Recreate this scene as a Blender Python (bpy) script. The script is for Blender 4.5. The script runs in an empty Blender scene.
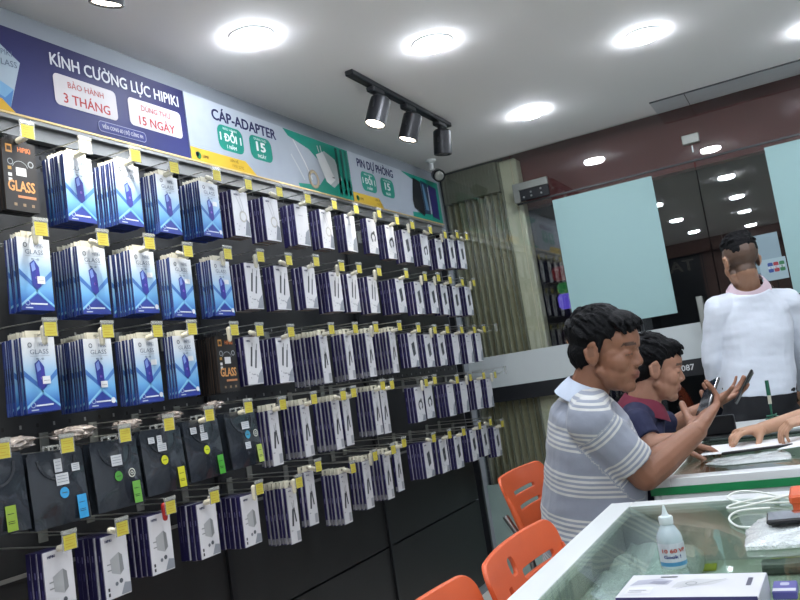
import bpy, math, random
from mathutils import Vector, Matrix, noise
random.seed(7)
PI = math.pi
SC = bpy.context.scene
COL = SC.collection

# ------------------------------------------------------------------ camera
# the shop: x runs away from the product wall, y along it towards the street, z up; floor at z = 0
CAM = Vector((0, 0, 1.2))
RX = Vector((0.8769, 0.4540, -0.1539)); RY = Vector((0.1845, -0.0209, 0.9826)); RZ = Vector((0.4430, -0.8908, -0.1022))
RZ.normalize(); RX = (RX - RZ * RX.dot(RZ)).normalized(); RY = RZ.cross(RX)
cam_data = bpy.data.cameras.new('camera'); cam = bpy.data.objects.new('camera', cam_data); COL.objects.link(cam)
m = Matrix((RX, RY, RZ)).transposed().to_4x4(); m.translation = CAM
cam.matrix_world = m
cam_data.sensor_width = 36; cam_data.lens = 808 / 800 * 36; cam_data.clip_start = 0.02
SC.camera = cam
def at(px, py, depth):
    """point seen at a pixel of the 800x600 photograph at a given distance along the view axis"""
    return CAM + RX * ((px - 400) / 808 * depth) + RY * ((300 - py) / 808 * depth) - RZ * depth

# ------------------------------------------------------------------ world, exposure
world = bpy.data.worlds.new('world'); SC.world = world; world.use_nodes = True
bg = world.node_tree.nodes['Background']
bg.inputs[0].default_value = (0.35, 0.45, 0.65, 1); bg.inputs[1].default_value = 0.02
SC.view_settings.view_transform = 'Standard'; SC.view_settings.look = 'None'
SC.view_settings.exposure = 1.80; SC.view_settings.gamma = 1.0
SC.view_settings.use_curve_mapping = False
LAMP_POWER = 40.0      # emission of the round ceiling lamps
SPOT_POWER = 5.0      # watts of each track spotlight

# ------------------------------------------------------------------ colours and materials
def lin(c):
    if isinstance(c, str):
        c = [int(c[i:i + 2], 16) / 255 for i in (0, 2, 4)]
    return tuple((v / 12.92 if v <= 0.04045 else ((v + 0.055) / 1.055) ** 2.4) for v in c[:3])
MATS = {}
def mat(name, color='808080', rough=0.5, metal=0.0, var=0.08, scale=20, bump=0.0, bscale=None, emit=None, estr=0.0,
        spec=0.5, coat=0.0, sub=0.0, alpha=1.0, sheen=0.0):
    m = bpy.data.materials.new(name); m.use_nodes = True
    nt = m.node_tree; b = nt.nodes['Principled BSDF']
    c = lin(color)
    tc = nt.nodes.new('ShaderNodeTexCoord'); nz = nt.nodes.new('ShaderNodeTexNoise')
    nz.inputs['Scale'].default_value = scale; nz.inputs['Detail'].default_value = 4
    nt.links.new(tc.outputs['Object'], nz.inputs['Vector'])
    mx = nt.nodes.new('ShaderNodeMix'); mx.data_type = 'RGBA'
    mx.inputs[6].default_value = (*[v * (1 - var) for v in c], 1); mx.inputs[7].default_value = (*[min(1, v * (1 + var)) for v in c], 1)
    nt.links.new(nz.outputs['Fac'], mx.inputs[0]); nt.links.new(mx.outputs[2], b.inputs['Base Color'])
    b.inputs['Roughness'].default_value = rough; b.inputs['Metallic'].default_value = metal
    b.inputs['Specular IOR Level'].default_value = spec; b.inputs['Coat Weight'].default_value = coat
    b.inputs['Alpha'].default_value = alpha
    if sub: b.inputs['Subsurface Weight'].default_value = sub; b.inputs['Subsurface Radius'].default_value = (0.02, 0.008, 0.004); b.inputs['Subsurface Scale'].default_value = 0.5
    if sheen: b.inputs['Sheen Weight'].default_value = sheen
    if emit: b.inputs['Emission Color'].default_value = (*lin(emit), 1); b.inputs['Emission Strength'].default_value = estr
    if bump:
        n2 = nt.nodes.new('ShaderNodeTexNoise'); n2.inputs['Scale'].default_value = bscale or scale * 4
        bp = nt.nodes.new('ShaderNodeBump'); bp.inputs['Strength'].default_value = bump; bp.inputs['Distance'].default_value = 0.01
        nt.links.new(tc.outputs['Object'], n2.inputs['Vector']); nt.links.new(n2.outputs['Fac'], bp.inputs['Height']); nt.links.new(bp.outputs['Normal'], b.inputs['Normal'])
    MATS[name] = m
    return m
def attr_mat(name, rough=0.4, coat=0.0, sub=0.0, var=0.05, spec=0.5, bump=0.0, bscale=60, sheen=0, base='ffffff'):
    """printed or skin material: colour stored in the mesh, with a little procedural variation"""
    m = mat(name, base, rough, var=var, spec=spec, coat=coat, sub=sub, bump=bump, bscale=bscale, sheen=sheen); nt = m.node_tree
    a = nt.nodes.new('ShaderNodeAttribute'); a.attribute_name = 'Col'
    mx = [n for n in nt.nodes if n.type == 'MIX'][0]
    mul = nt.nodes.new('ShaderNodeMix'); mul.data_type = 'RGBA'; mul.blend_type = 'MULTIPLY'; mul.inputs[0].default_value = 1
    nt.links.new(a.outputs['Color'], mul.inputs[6]); nt.links.new(mx.outputs[2], mul.inputs[7])
    nt.links.new(mul.outputs[2], nt.nodes['Principled BSDF'].inputs['Base Color'])
    return m
def glass_mat(name, tint='e8f0ec', refl=1.0, rough=0.0, ior=1.5):
    m = bpy.data.materials.new(name); m.use_nodes = True; nt = m.node_tree; nt.nodes.remove(nt.nodes['Principled BSDF'])
    out = nt.nodes['Material Output']
    t = nt.nodes.new('ShaderNodeBsdfTransparent'); t.inputs[0].default_value = (*lin(tint), 1)
    g = nt.nodes.new('ShaderNodeBsdfGlossy'); g.inputs['Roughness'].default_value = rough
    f = nt.nodes.new('ShaderNodeLayerWeight'); f.inputs['Blend'].default_value = 0.5
    pw = nt.nodes.new('ShaderNodeMath'); pw.operation = 'POWER'; pw.inputs[1].default_value = 5
    mu = nt.nodes.new('ShaderNodeMath'); mu.operation = 'MULTIPLY_ADD'; mu.inputs[1].default_value = 0.9; mu.inputs[2].default_value = 0.042 * refl; mu.use_clamp = True
    mx = nt.nodes.new('ShaderNodeMixShader')
    nt.links.new(f.outputs['Facing'], pw.inputs[0]); nt.links.new(pw.outputs[0], mu.inputs[0]); nt.links.new(mu.outputs[0], mx.inputs[0])
    nt.links.new(t.outputs[0], mx.inputs[1]); nt.links.new(g.outputs[0], mx.inputs[2]); nt.links.new(mx.outputs[0], out.inputs[0])
    MATS[name] = m
    return m
attr_mat('print', 0.45, base='dadada')
attr_mat('print_gloss', 0.25, coat=0.4, base='dadada')
attr_mat('banner_print', 0.55, spec=0.3, base='d4d4d4')
attr_mat('skin', 0.5, base='e0e0e0', sub=0.12, var=0.1, bump=0.05, bscale=300)
mat('hair', '0b0c0e', 0.6, var=0.3, scale=90, bump=0.4, bscale=260, spec=0.12)
mat('steel', 'b4b6b4', 0.28, 1.0, var=0.05)
mat('dull_steel', '8e918c', 0.45, 0.8)
mat('chrome_wire', 'b9bab6', 0.3, 0.9)
mat('cream_plastic', 'c8c4b0', 0.4)
mat('red_plastic', '9c1d1c', 0.4)
mat('clear_holder', 'a9aca6', 0.15, alpha=0.45, var=0.02)
mat('black_metal', '1c1e22', 0.4, 0.3)
mat('black_plastic', '121316', 0.35)
mat('white_laminate', 'd4d8d7', 0.3, var=0.02)
mat('green_laminate', '0d7a45', 0.35)
mat('orange_plastic', 'cc5a30', 0.38, var=0.05)
mat('navy_card', '1c1a3e', 0.5)
mat('shirt_white', 'd3dae4', 0.8, var=0.03, bump=0.15, bscale=30, sheen=0.2)
mat('navy_knit', '1a1f3f', 0.85, var=0.1, bump=0.1)
mat('maroon_knit', '6b1f35', 0.85)
mat('dark_cloth', '14161b', 0.85)
mat('denim', '2b3140', 0.85)
mat('pink_cloth', 'd9c3cb', 0.85)
mat('pale_knit', 'b9c3d2', 0.85)
mat('frost_film', '8fb0af', 0.6, var=0.015, scale=3)
mat('white_band', 'b4bcbc', 0.5, var=0.02)
mat('black_band', '15181c', 0.4)
mat('lens_glow', 'ffffff', 0.4, emit='fff3df', estr=6)
mat('dark_lens', 'a8a49a', 0.25, 0.6)

# ------------------------------------------------------------------ mesh builder
class MB:
    def __init__(s): s.v = []; s.f = []; s.m = []; s.c = []; s.keys = []
    def k(s, name):
        if name not in s.keys: s.keys.append(name)
        return s.keys.index(name)
    def face(s, idx, mt, col=None):
        s.f.append(idx); s.m.append(s.k(mt)); s.c.append(col or (1, 1, 1))
    def add(s, vs, fs, mt, col=None):
        b = len(s.v); s.v += [Vector(p) for p in vs]
        for f in fs: s.face([b + i for i in f], mt, col)
    def box(s, a, b, mt, col=None, mx=None):
        (x0, y0, z0), (x1, y1, z1) = a, b
        vs = [(x0, y0, z0), (x1, y0, z0), (x1, y1, z0), (x0, y1, z0), (x0, y0, z1), (x1, y0, z1), (x1, y1, z1), (x0, y1, z1)]
        if mx is not None: vs = [mx @ Vector(p) for p in vs]
        s.add(vs, [(0, 3, 2, 1), (4, 5, 6, 7), (0, 1, 5, 4), (1, 2, 6, 5), (2, 3, 7, 6), (3, 0, 4, 7)], mt, col)
    def bbox(s, a, b, mt, r=0.003, col=None, mx=None):
        """box with chamfered edges"""
        a = Vector(a); b = Vector(b); c = (a + b) / 2; h = (b - a) / 2
        r = min(r, *(v * 0.98 for v in h))
        vs = []; idx = {}
        for sx in (-1, 1):
            for sy in (-1, 1):
                for sz in (-1, 1):
                    for ax in range(3):
                        p = Vector((sx * h.x, sy * h.y, sz * h.z)); 
                        for k in range(3):
                            if k != ax: p[k] -= (sx, sy, sz)[k] * r
                        idx[(sx, sy, sz, ax)] = len(vs); vs.append(c + p)
        fs = []
        for ax in range(3):
            o = [k for k in range(3) if k != ax]
            for sg in (-1, 1):
                q = []
                for (u, w) in ((-1, -1), (1, -1), (1, 1), (-1, 1)):
                    t = [0, 0, 0]; t[ax] = sg; t[o[0]] = u; t[o[1]] = w; q.append(idx[(*t, ax)])
                fs.append(q)
            for u in (-1, 1):
                for w in (-1, 1):
                    t0 = [0, 0, 0]; t1 = [0, 0, 0]; t0[ax] = -1; t1[ax] = 1
                    for t in (t0, t1): t[o[0]] = u; t[o[1]] = w
                    fs.append([idx[(*t0, o[0])], idx[(*t1, o[0])], idx[(*t1, o[1])], idx[(*t0, o[1])]])
        for sx in (-1, 1):
            for sy in (-1, 1):
                for sz in (-1, 1): fs.append([idx[(sx, sy, sz, k)] for k in range(3)])
        out = []
        for f in fs:
            p = [vs[i] for i in f]; n = (p[1] - p[0]).cross(p[2] - p[0])
            cc = sum(p, Vector()) / len(p)
            out.append(f if n.dot(cc - c) > 0 else f[::-1])
        if mx is not None: vs = [mx @ p for p in vs]
        s.add(vs, out, mt, col)
    def rings(s, rings, mt, col=None, cap=True):
        """rings: list of lists of points, all of one length"""
        b = len(s.v); n = len(rings[0])
        for r in rings: s.v += [Vector(p) for p in r]
        for i in range(len(rings) - 1):
            for j in range(n):
                a = b + i * n + j; c = b + i * n + (j + 1) % n
                s.face([a, c, c + n, a + n], mt, col)
        if cap:
            s.face([b + j for j in range(n)][::-1], mt, col)
            s.face([b + (len(rings) - 1) * n + j for j in range(n)], mt, col)
    def cyl(s, p0, p1, r0, r1=None, mt='steel', col=None, seg=12, cap=True):
        p0 = Vector(p0); p1 = Vector(p1); r1 = r0 if r1 is None else r1
        d = (p1 - p0).normalized(); a = d.orthogonal().normalized(); c = d.cross(a)
        s.rings([[p + (a * math.cos(t) + c * math.sin(t)) * r for t in [2 * PI * k / seg for k in range(seg)]] for p, r in ((p0, r0), (p1, r1))], mt, col, cap)
    def tube(s, pts, r, mt, col=None, seg=6):
        pts = [Vector(p) for p in pts]; rs = []; a = None
        for i, p in enumerate(pts):
            d = (pts[min(i + 1, len(pts) - 1)] - pts[max(i - 1, 0)]).normalized()
            a = d.orthogonal().normalized() if a is None else (a - d * a.dot(d)).normalized()
            c = d.cross(a); rr = r[i] if isinstance(r, (list, tuple)) else r
            rs.append([p + (a * math.cos(t) + c * math.sin(t)) * rr for t in [2 * PI * k / seg for k in range(seg)]])
        s.rings(rs, mt, col)
    def lathe(s, prof, mt, col=None, seg=24, mx=None):
        """prof: list of (radius, z)"""
        rs = [[Vector((r * math.cos(2 * PI * k / seg), r * math.sin(2 * PI * k / seg), z)) for k in range(seg)] for r, z in prof]
        if mx is not None: rs = [[mx @ p for p in r] for r in rs]
        s.rings(rs, mt, col)
    def capsule(s, p0, p1, r0, r1, mt='skin', seg=14, flat0=False, flat1=False, sq=None):
        p0 = Vector(p0); p1 = Vector(p1); d = (p1 - p0); L = d.length; d = d / L if L > 1e-6 else Vector((0, 0, 1))
        if sq is not None:
            a = (sq[0] - d * sq[0].dot(d)).normalized(); ka = sq[1]
        else: a = d.orthogonal().normalized(); ka = 1
        c = d.cross(a); pr = []
        if flat0: pr.append((p0, r0))
        else: pr += [(p0 - d * r0 * math.cos(t), r0 * math.sin(t)) for t in (0.15, 0.5, 0.9, 1.3)] + [(p0, r0)]
        for t in (0.25, 0.5, 0.75): pr.append((p0.lerp(p1, t), r0 + (r1 - r0) * t))
        if flat1: pr.append((p1, r1))
        else: pr += [(p1, r1)] + [(p1 + d * r1 * math.cos(t), r1 * math.sin(t)) for t in (1.3, 0.9, 0.5, 0.15)]
        s.rings([[p + a * (math.cos(t) * r * ka) + c * (math.sin(t) * r) for t in [2 * PI * k / seg for k in range(seg)]] for p, r in pr], mt)
    def ell(s, c, r, mx=None, mt='skin', nu=16, nv=12):
        rs = []
        for i in range(nv):
            t = PI * (i + 0.5) / nv
            ring = [Vector((c[0] + r[0] * math.sin(t) * math.cos(u), c[1] + r[1] * math.sin(t) * math.sin(u), c[2] - r[2] * math.cos(t))) for u in [2 * PI * k / nu for k in range(nu)]]
            rs.append([mx @ p for p in ring] if mx is not None else ring)
        s.rings(rs, mt)
    def build(s, name, parent=None, smooth=False, mx=None):
        me = bpy.data.meshes.new(name)
        vs = [mx @ p for p in s.v] if mx is not None else s.v
        me.from_pydata([tuple(p) for p in vs], [], s.f)
        for key in s.keys: me.materials.append(MATS[key])
        me.polygons.foreach_set('material_index', s.m)
        if any(c != (1, 1, 1) for c in s.c):
            ca = me.color_attributes.new('Col', 'FLOAT_COLOR', 'CORNER'); buf = []
            for f, c in zip(s.f, s.c):
                if callable(c):
                    for i in f: buf += [*c(s.v[i]), 1]
                else: buf += [*c, 1] * len(f)
            ca.data.foreach_set('color', buf)
        if smooth: me.polygons.foreach_set('use_smooth', [True] * len(me.polygons))
        me.update()
        o = bpy.data.objects.new(name, me); COL.objects.link(o)
        if smooth:
            try: me.set_sharp_from_angle(angle=math.radians(38))
            except Exception: pass
        if parent is not None: o.parent = parent
        return o
def tag(o, label=None, cat=None, group=None, kind=None):
    if label: o['label'] = label
    if cat: o['category'] = cat
    if group: o['group'] = group
    if kind: o['kind'] = kind
    return o
def empty(name, loc=(0, 0, 0), label=None, cat=None, group=None):
    o = bpy.data.objects.new(name, None); COL.objects.link(o); o.location = loc; o.empty_display_size = 0.05
    return tag(o, label, cat, group)
def struct(mb, name): return tag(mb.build(name), kind='structure')
def copy_tree(o, parent=None):
    c = o.copy(); COL.objects.link(c)
    for k in ('label', 'group'):
        if parent is None and k in c: del c[k]
    if parent is not None: c.parent = parent
    for ch in [x for x in o.children]: copy_tree(ch, c)
    return c

# ------------------------------------------------------------------ flat printing on a face
_txt = {}
def _raw(t, res):
    cu = bpy.data.curves.new('t', 'FONT'); cu.body = t; cu.size = 1; cu.resolution_u = res
    o = bpy.data.objects.new('t', cu); COL.objects.link(o); me = o.to_mesh()
    vs = [(v.co.x, v.co.y) for v in me.vertices]; fs = [tuple(p.vertices) for p in me.polygons]
    o.to_mesh_clear(); bpy.data.objects.remove(o); bpy.data.curves.remove(cu)
    return vs, fs
def text_shape(s, bold=0.0, res=2):
    """letter outlines; heavier weights repeat the outline a little to each side; barred D and horned O get their stroke added"""
    key = (s, bold, res)
    if key not in _txt:
        plain = s.translate(str.maketrans('ĐƠỜ', 'DOÒ')); vs, fs = _raw(plain, res); vs = list(vs); fs = list(fs)
        def adv(k): return max(p[0] for p in _raw(plain[:k] + 'I', 1)[0]) - max(p[0] for p in _raw('I', 1)[0])
        for k, ch in enumerate(s):
            if ch in 'ĐƠỜ':
                x = adv(k); b0 = len(vs)
                q = [(x - .02, .32), (x + .30, .32), (x + .30, .40), (x - .02, .40)] if ch == 'Đ' else [(x + .60, .56), (x + .66, .54), (x + .80, .66), (x + .78, .80), (x + .71, .80), (x + .72, .68)]
                vs += q; fs.append(tuple(range(b0, b0 + len(q))))
        if bold:
            n = len(vs); out = []; of = []
            for i, (dx, dy) in enumerate(((0, 0), (bold, 0), (-bold, 0), (0, bold * .7), (0, -bold * .7), (bold * .7, bold * .6), (-bold * .7, -bold * .6))):
                out += [(x + dx, y + dy) for x, y in vs]; of += [tuple(q + n * i for q in f) for f in fs]
            vs, fs = out, of
        _txt[key] = (vs, fs)
    return _txt[key]
class Art:
    """draws coloured shapes on a plane: o + u*x + v*y, each layer a hair further out along n"""
    def __init__(s, mb, o, u, v, mt='print', step=0.0003):
        s.mb = mb; s.o = Vector(o); s.u = Vector(u).normalized(); s.v = Vector(v).normalized(); s.n = s.u.cross(s.v); s.mt = mt; s.step = step; s.z = step
    def up(s): s.z += s.step
    def P(s, x, y): return s.o + s.u * x + s.v * y + s.n * s.z
    def poly(s, pts, col):
        if isinstance(col, str): col = lin(col)
        b = len(s.mb.v); s.mb.v += [s.P(*p) for p in pts]; 
        ar = sum(pts[i][0] * pts[(i + 1) % len(pts)][1] - pts[(i + 1) % len(pts)][0] * pts[i][1] for i in range(len(pts)))
        idx = list(range(b, b + len(pts))); s.mb.face(idx if ar > 0 else idx[::-1], s.mt, col)
    def rect(s, x0, y0, x1, y1, col): s.poly([(x0, y0), (x1, y0), (x1, y1), (x0, y1)], col)
    def grad(s, x0, y0, x1, y1, stops):
        """printed ink gradient from bottom to top: stops of (fraction, colour)"""
        for (f0, c0), (f1, c1) in zip(stops, stops[1:]):
            a = y0 + (y1 - y0) * f0; b = y0 + (y1 - y0) * f1; A = lin(c0); B = lin(c1); oo = s.o.copy(); vv = s.v.copy()
            s.rect(x0, a, x1, b, lambda p, a=a, b=b, A=A, B=B, oo=oo, vv=vv: tuple(A[i] + (B[i] - A[i]) * min(1, max(0, ((p - oo).dot(vv) - a) / (b - a))) for i in range(3)))
    def rr(s, x0, y0, x1, y1, r, col, n=5):
        pts = []
        for (cx, cy, a0) in ((x1 - r, y0 + r, -90), (x1 - r, y1 - r, 0), (x0 + r, y1 - r, 90), (x0 + r, y0 + r, 180)):
            pts += [(cx + r * math.cos(math.radians(a0 + 90 * k / n)), cy + r * math.sin(math.radians(a0 + 90 * k / n))) for k in range(n + 1)]
        s.poly(pts, col)
    def disc(s, x, y, r, col, n=16, ry=None): s.poly([(x + r * math.cos(2 * PI * k / n), y + (ry or r) * math.sin(2 * PI * k / n)) for k in range(n)], col)
    def stroke(s, pts, w, col):
        for (a, b), (c, d) in zip(pts, pts[1:]):
            L = math.hypot(c - a, d - b) or 1; nx, ny = -(d - b) / L * w / 2, (c - a) / L * w / 2
            s.poly([(a + nx, b + ny), (a - nx, b - ny), (c - nx, d - ny), (c + nx, d + ny)], col)
    def ring(s, x, y, r, w, col, n=16, a0=0, a1=360): s.stroke([(x + r * math.cos(math.radians(a0 + (a1 - a0) * k / n)), y + r * math.sin(math.radians(a0 + (a1 - a0) * k / n))) for k in range(n + 1)], w, col)
    def text(s, t, x, y, h, col, w=None, bold=0.0, align='l', res=2, rot=0.0, shear=0.0):
        """h = capital letter height; w = squeeze the line to this width"""
        vs, fs = text_shape(t, bold, res)
        if not vs: return
        x0 = min(p[0] for p in vs); x1 = max(p[0] for p in vs); k = h / 0.72; kx = (w / (x1 - x0)) if w else k
        W = (x1 - x0) * kx; off = {'l': 0, 'c': -W / 2, 'r': -W}[align]
        if isinstance(col, str): col = lin(col)
        cr, sr = math.cos(rot), math.sin(rot); b = len(s.mb.v)
        for p in vs:
            a, c = (p[0] - x0) * kx + off + shear * p[1] * k, p[1] * k
            s.mb.v.append(s.P(x + a * cr - c * sr, y + a * sr + c * cr))
        for f in fs: s.mb.face([b + i for i in f], s.mt, col)
        if bold:
            m = len(vs) // 7
            for i in range(len(vs)): s.mb.v[b + i] += s.n * (.00003 * (i // m))
# ================================================================== the room
XW, YG, ZC = -1.854, 4.5, 2.424     # product wall, street glass, ceiling
mat('ceiling_paint', 'e6e4e2', 0.8, var=0.02, scale=2)
mat('cove_paint', '8f959b', 0.8, var=0.03, scale=3)
mat('wall_paint', 'dfe2e5', 0.8, var=0.03, scale=3)
mat('floor_tile', 'ebe6dc', 0.3, var=0.05, scale=6)
mat('dark_panel', '101214', 0.5, var=0.15, scale=8)
mat('grey_panel', '7d7f7e', 0.4, 0.5, var=0.1, scale=8)
mat('brown_wood', '6e5046', 0.5, var=0.2, scale=14)
mat('rear_black', '14171b', 0.35)
mat('silver_letter', '9a9690', 0.4, 0.6)
mat('aircon_slot', 'b9bcbe', 0.6)
mat('slot_gap', '3a3d40', 0.7)
mat('red_board', '6e2120', 0.6, var=0.15, scale=5)
mat('gate_paint', 'dcd4b8', 0.55, 0.2, var=0.14, scale=9, bump=0.2)
mat('gate_dark', '8c8876', 0.55, 0.2, var=0.14, scale=9)
mat('pavement', '33343a', 0.9, var=0.2)
mat('low_panel', '93a8a2', 0.5, var=0.04, scale=4)
mat('dark_facade', '191a1e', 0.8)

b = MB(); b.box((XW - 0.1, -2.0, -0.1), (3.0, YG + 0.02, 0), 'floor_tile'); struct(b, 'floor')
b = MB(); b.box((XW - 0.1, -2.0, ZC), (3.0, YG + 0.02, ZC + 0.1), 'ceiling_paint'); struct(b, 'ceiling')
b = MB(); b.box((XW - 0.12, -2.0, 0), (XW, YG + 0.02, ZC), 'cove_paint'); struct(b, 'wall_left')
b = MB(); b.box((2.6, -2.0, 0), (2.72, YG + 0.02, ZC), 'wall_paint'); struct(b, 'wall_right')
# rear wall behind the camera: black signboard bay beside brown wood panelling (seen mirrored in the street glass)
b = MB(); b.box((XW, -2.1, 0), (-1.12, -2.0, ZC), 'rear_black'); b.box((-1.12, -2.1, 0), (2.7, -2.0, ZC), 'brown_wood')
for k in range(14): b.box((-1.1 + k * 0.27, -2.0, 0), (-1.085 + k * 0.27, -1.992, 2.3), 'rear_black')
b.box((XW, -2.0, 2.26), (2.7, -1.85, ZC), 'brown_wood')
struct(b, 'wall_back')
b = MB()
a = Art(b, (-1.20, -1.995, 2.07), (-1, 0, 0), (0, 0, 1), 'print')
a.text('TAI', 0.0, 0.0, 0.15, 'a39c92', bold=0.02, w=0.36)
tag(b.build('wall_lettering'), 'metal letters on the black rear wall behind the camera', 'letters')

# ceiling strip of the air outlet along the glass
b = MB(); b.box((-0.53, 4.262, ZC - 0.004), (2.6, YG - 0.004, ZC + 0.002), 'aircon_slot')
b.box((-0.53, 4.256, ZC - 0.006), (2.6, 4.264, ZC + 0.001), 'slot_gap'); b.box((-0.36, 4.262, ZC - 0.006), (-0.357, YG - 0.006, ZC), 'slot_gap')
struct(b, 'trim_1')

# pegboard back, uprights, grey header sheet and black lower panels of the product wall
mat('pegboard', '26282a', 0.45, 0.3, var=0.15, scale=12)
mat('peg_hole', '050505', 0.8)
mat('peg_rim', '8f9190', 0.3, 0.6)
b = MB()
for k in range(4):
    y0 = max(-0.02 + k * 1.075, -0.02); y1 = min(y0 + 1.07, 4.34)
    b.box((XW, y0 + 0.004, 0.88), (XW + 0.02, y1 - 0.004, 2.08), 'pegboard')
    b.box((XW, y0 + 0.003, 0.50), (XW + 0.024, y1 - 0.003, 0.875), 'dark_panel')
    b.box((XW, y0 + 0.003, 0.06), (XW + 0.024, y1 - 0.003, 0.492), 'dark_panel')
# perforations: rows of little rimmed holes
for i in range(64):
    y = 1.05 + i * 0.0517
    for z in (2.02, 1.985, 1.95, 1.72, 1.48, 1.24):
        if y < 4.3:
            b.box((XW + 0.02, y - 0.003, z - 0.005), (XW + 0.0208, y + 0.003, z + 0.005), 'peg_rim' if (i % 2) else 'peg_hole')
shelving = b.build('pegboard_panel'); tag(shelving, 'black perforated backing panels fixed to the left wall behind the hanging goods', 'display panel')
up = MB()
for y in (1.055, 2.13, 3.205, 4.335):
    u = MB(); u.box((XW + 0.0, y - 0.012, 0.0), (XW + 0.034, y + 0.012, 2.07), 'black_metal')
    for k in range(20): u.box((XW + 0.0338, y - 0.003, 0.95 + k * 0.055), (XW + 0.0346, y + 0.003, 0.98 + k * 0.055), 'peg_hole')
    u.build('upright', shelving)
u = MB(); u.box((XW + 0.02, 0.0, 2.025), (XW + 0.045, 4.33, 2.075), 'grey_panel'); u.box((XW + 0.045, 0.0, 2.064), (XW + 0.062, 4.33, 2.075), 'grey_panel'); u.build('header_rail', shelving)
u = MB(); u.box((XW + 0.024, 0.0, 0.872), (XW + 0.028, 4.33, 0.882), 'grey_panel'); u.build('seam_strip', shelving)

# ---------------------------------------------------------------- banners
XS = XW + 0.06; ZB0, ZB1 = 2.082, 2.330
def banner(y0, y1, label, draw, base):
    b = MB(); b.box((XW + 0.026, y0 + 0.002, ZB0), (XS, y1 - 0.002, ZB1), 'banner_print', lin(base))
    a = Art(b, (XS, 0, 0), (0, 1, 0), (0, 0, 1), 'banner_print', 0.0004)
    draw(a, y0 + 0.002, y1 - 0.002)
    o = b.build('banner'); tag(o, label, 'banner'); 
    e = MB(); e.box((XW + 0.048, y0, ZB0 - 0.006), (XS + 0.004, y1, ZB0), 'brass_edge'); e.build('bottom_edge', o)
    return o
mat('brass_edge', 'c8b078', 0.35, 0.4)
def draw0(a, y0, y1):
    a.grad(y0, ZB0, y1, ZB1, [(0, '30397c'), (0.45, '22276a'), (1, '1a1c56')]); a.up()
    # product photo at the left end
    a.poly([(1.05, 2.085), (1.452, 2.085), (1.50, 2.235), (1.47, 2.255), (1.44, 2.275), (1.05, 2.30)], 'b4c6d4'); a.up()
    a.poly([(1.05, 2.085), (1.452, 2.085), (1.47, 2.15), (1.05, 2.17)], '4f8ac9'); a.up(); a.poly([(1.30, 2.17), (1.44, 2.12), (1.47, 2.15), (1.34, 2.2)], '7fb6e0')
    a.up(); a.text('HIPIKI', 1.42, 2.245, 0.016, '5a6b80'); a.text('GLASS', 1.42, 2.215, 0.018, '5a6b80')
    a.poly([(1.05, 2.0835), (1.468, 2.0835), (1.43, 2.115), (1.05, 2.15)], 'e5b41f'); a.up()
    a.text('KÍNH CƯỜNG LỰC HIPIKI', 1.602, 2.262, 0.038, 'eef0f8', w=0.532, bold=0.022, res=3)
    a.rr(1.606, 2.144, 1.842, 2.240, 0.016, 'e6e0e2'); a.rr(1.892, 2.146, 2.134, 2.240, 0.016, 'e6e0e2'); a.up()
    a.text('BẢO HÀNH', 1.724, 2.205, 0.019, 'c4504a', w=0.135, bold=0.01, align='c'); a.text('3 THÁNG', 1.724, 2.156, 0.03, 'c43f3c', w=0.175, bold=0.02, align='c')
    a.text('DÙNG THỬ', 2.015, 2.205, 0.019, 'c4504a', w=0.135, bold=0.01, align='c'); a.text('15 NGÀY', 2.015, 2.156, 0.03, 'c43f3c', w=0.165, bold=0.02, align='c')
    a.rr(1.757, 2.096, 1.954, 2.130, 0.012, 'b9bfe0'); a.up(); a.rr(1.759, 2.098, 1.952, 2.128, 0.0105, '333c8a'); a.up()
    a.text('VIỀN CONG 6D | ĐỘ CỨNG 9H', 1.855, 2.107, 0.012, 'e8eaf6', w=0.168, bold=0.015, align='c')
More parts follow.
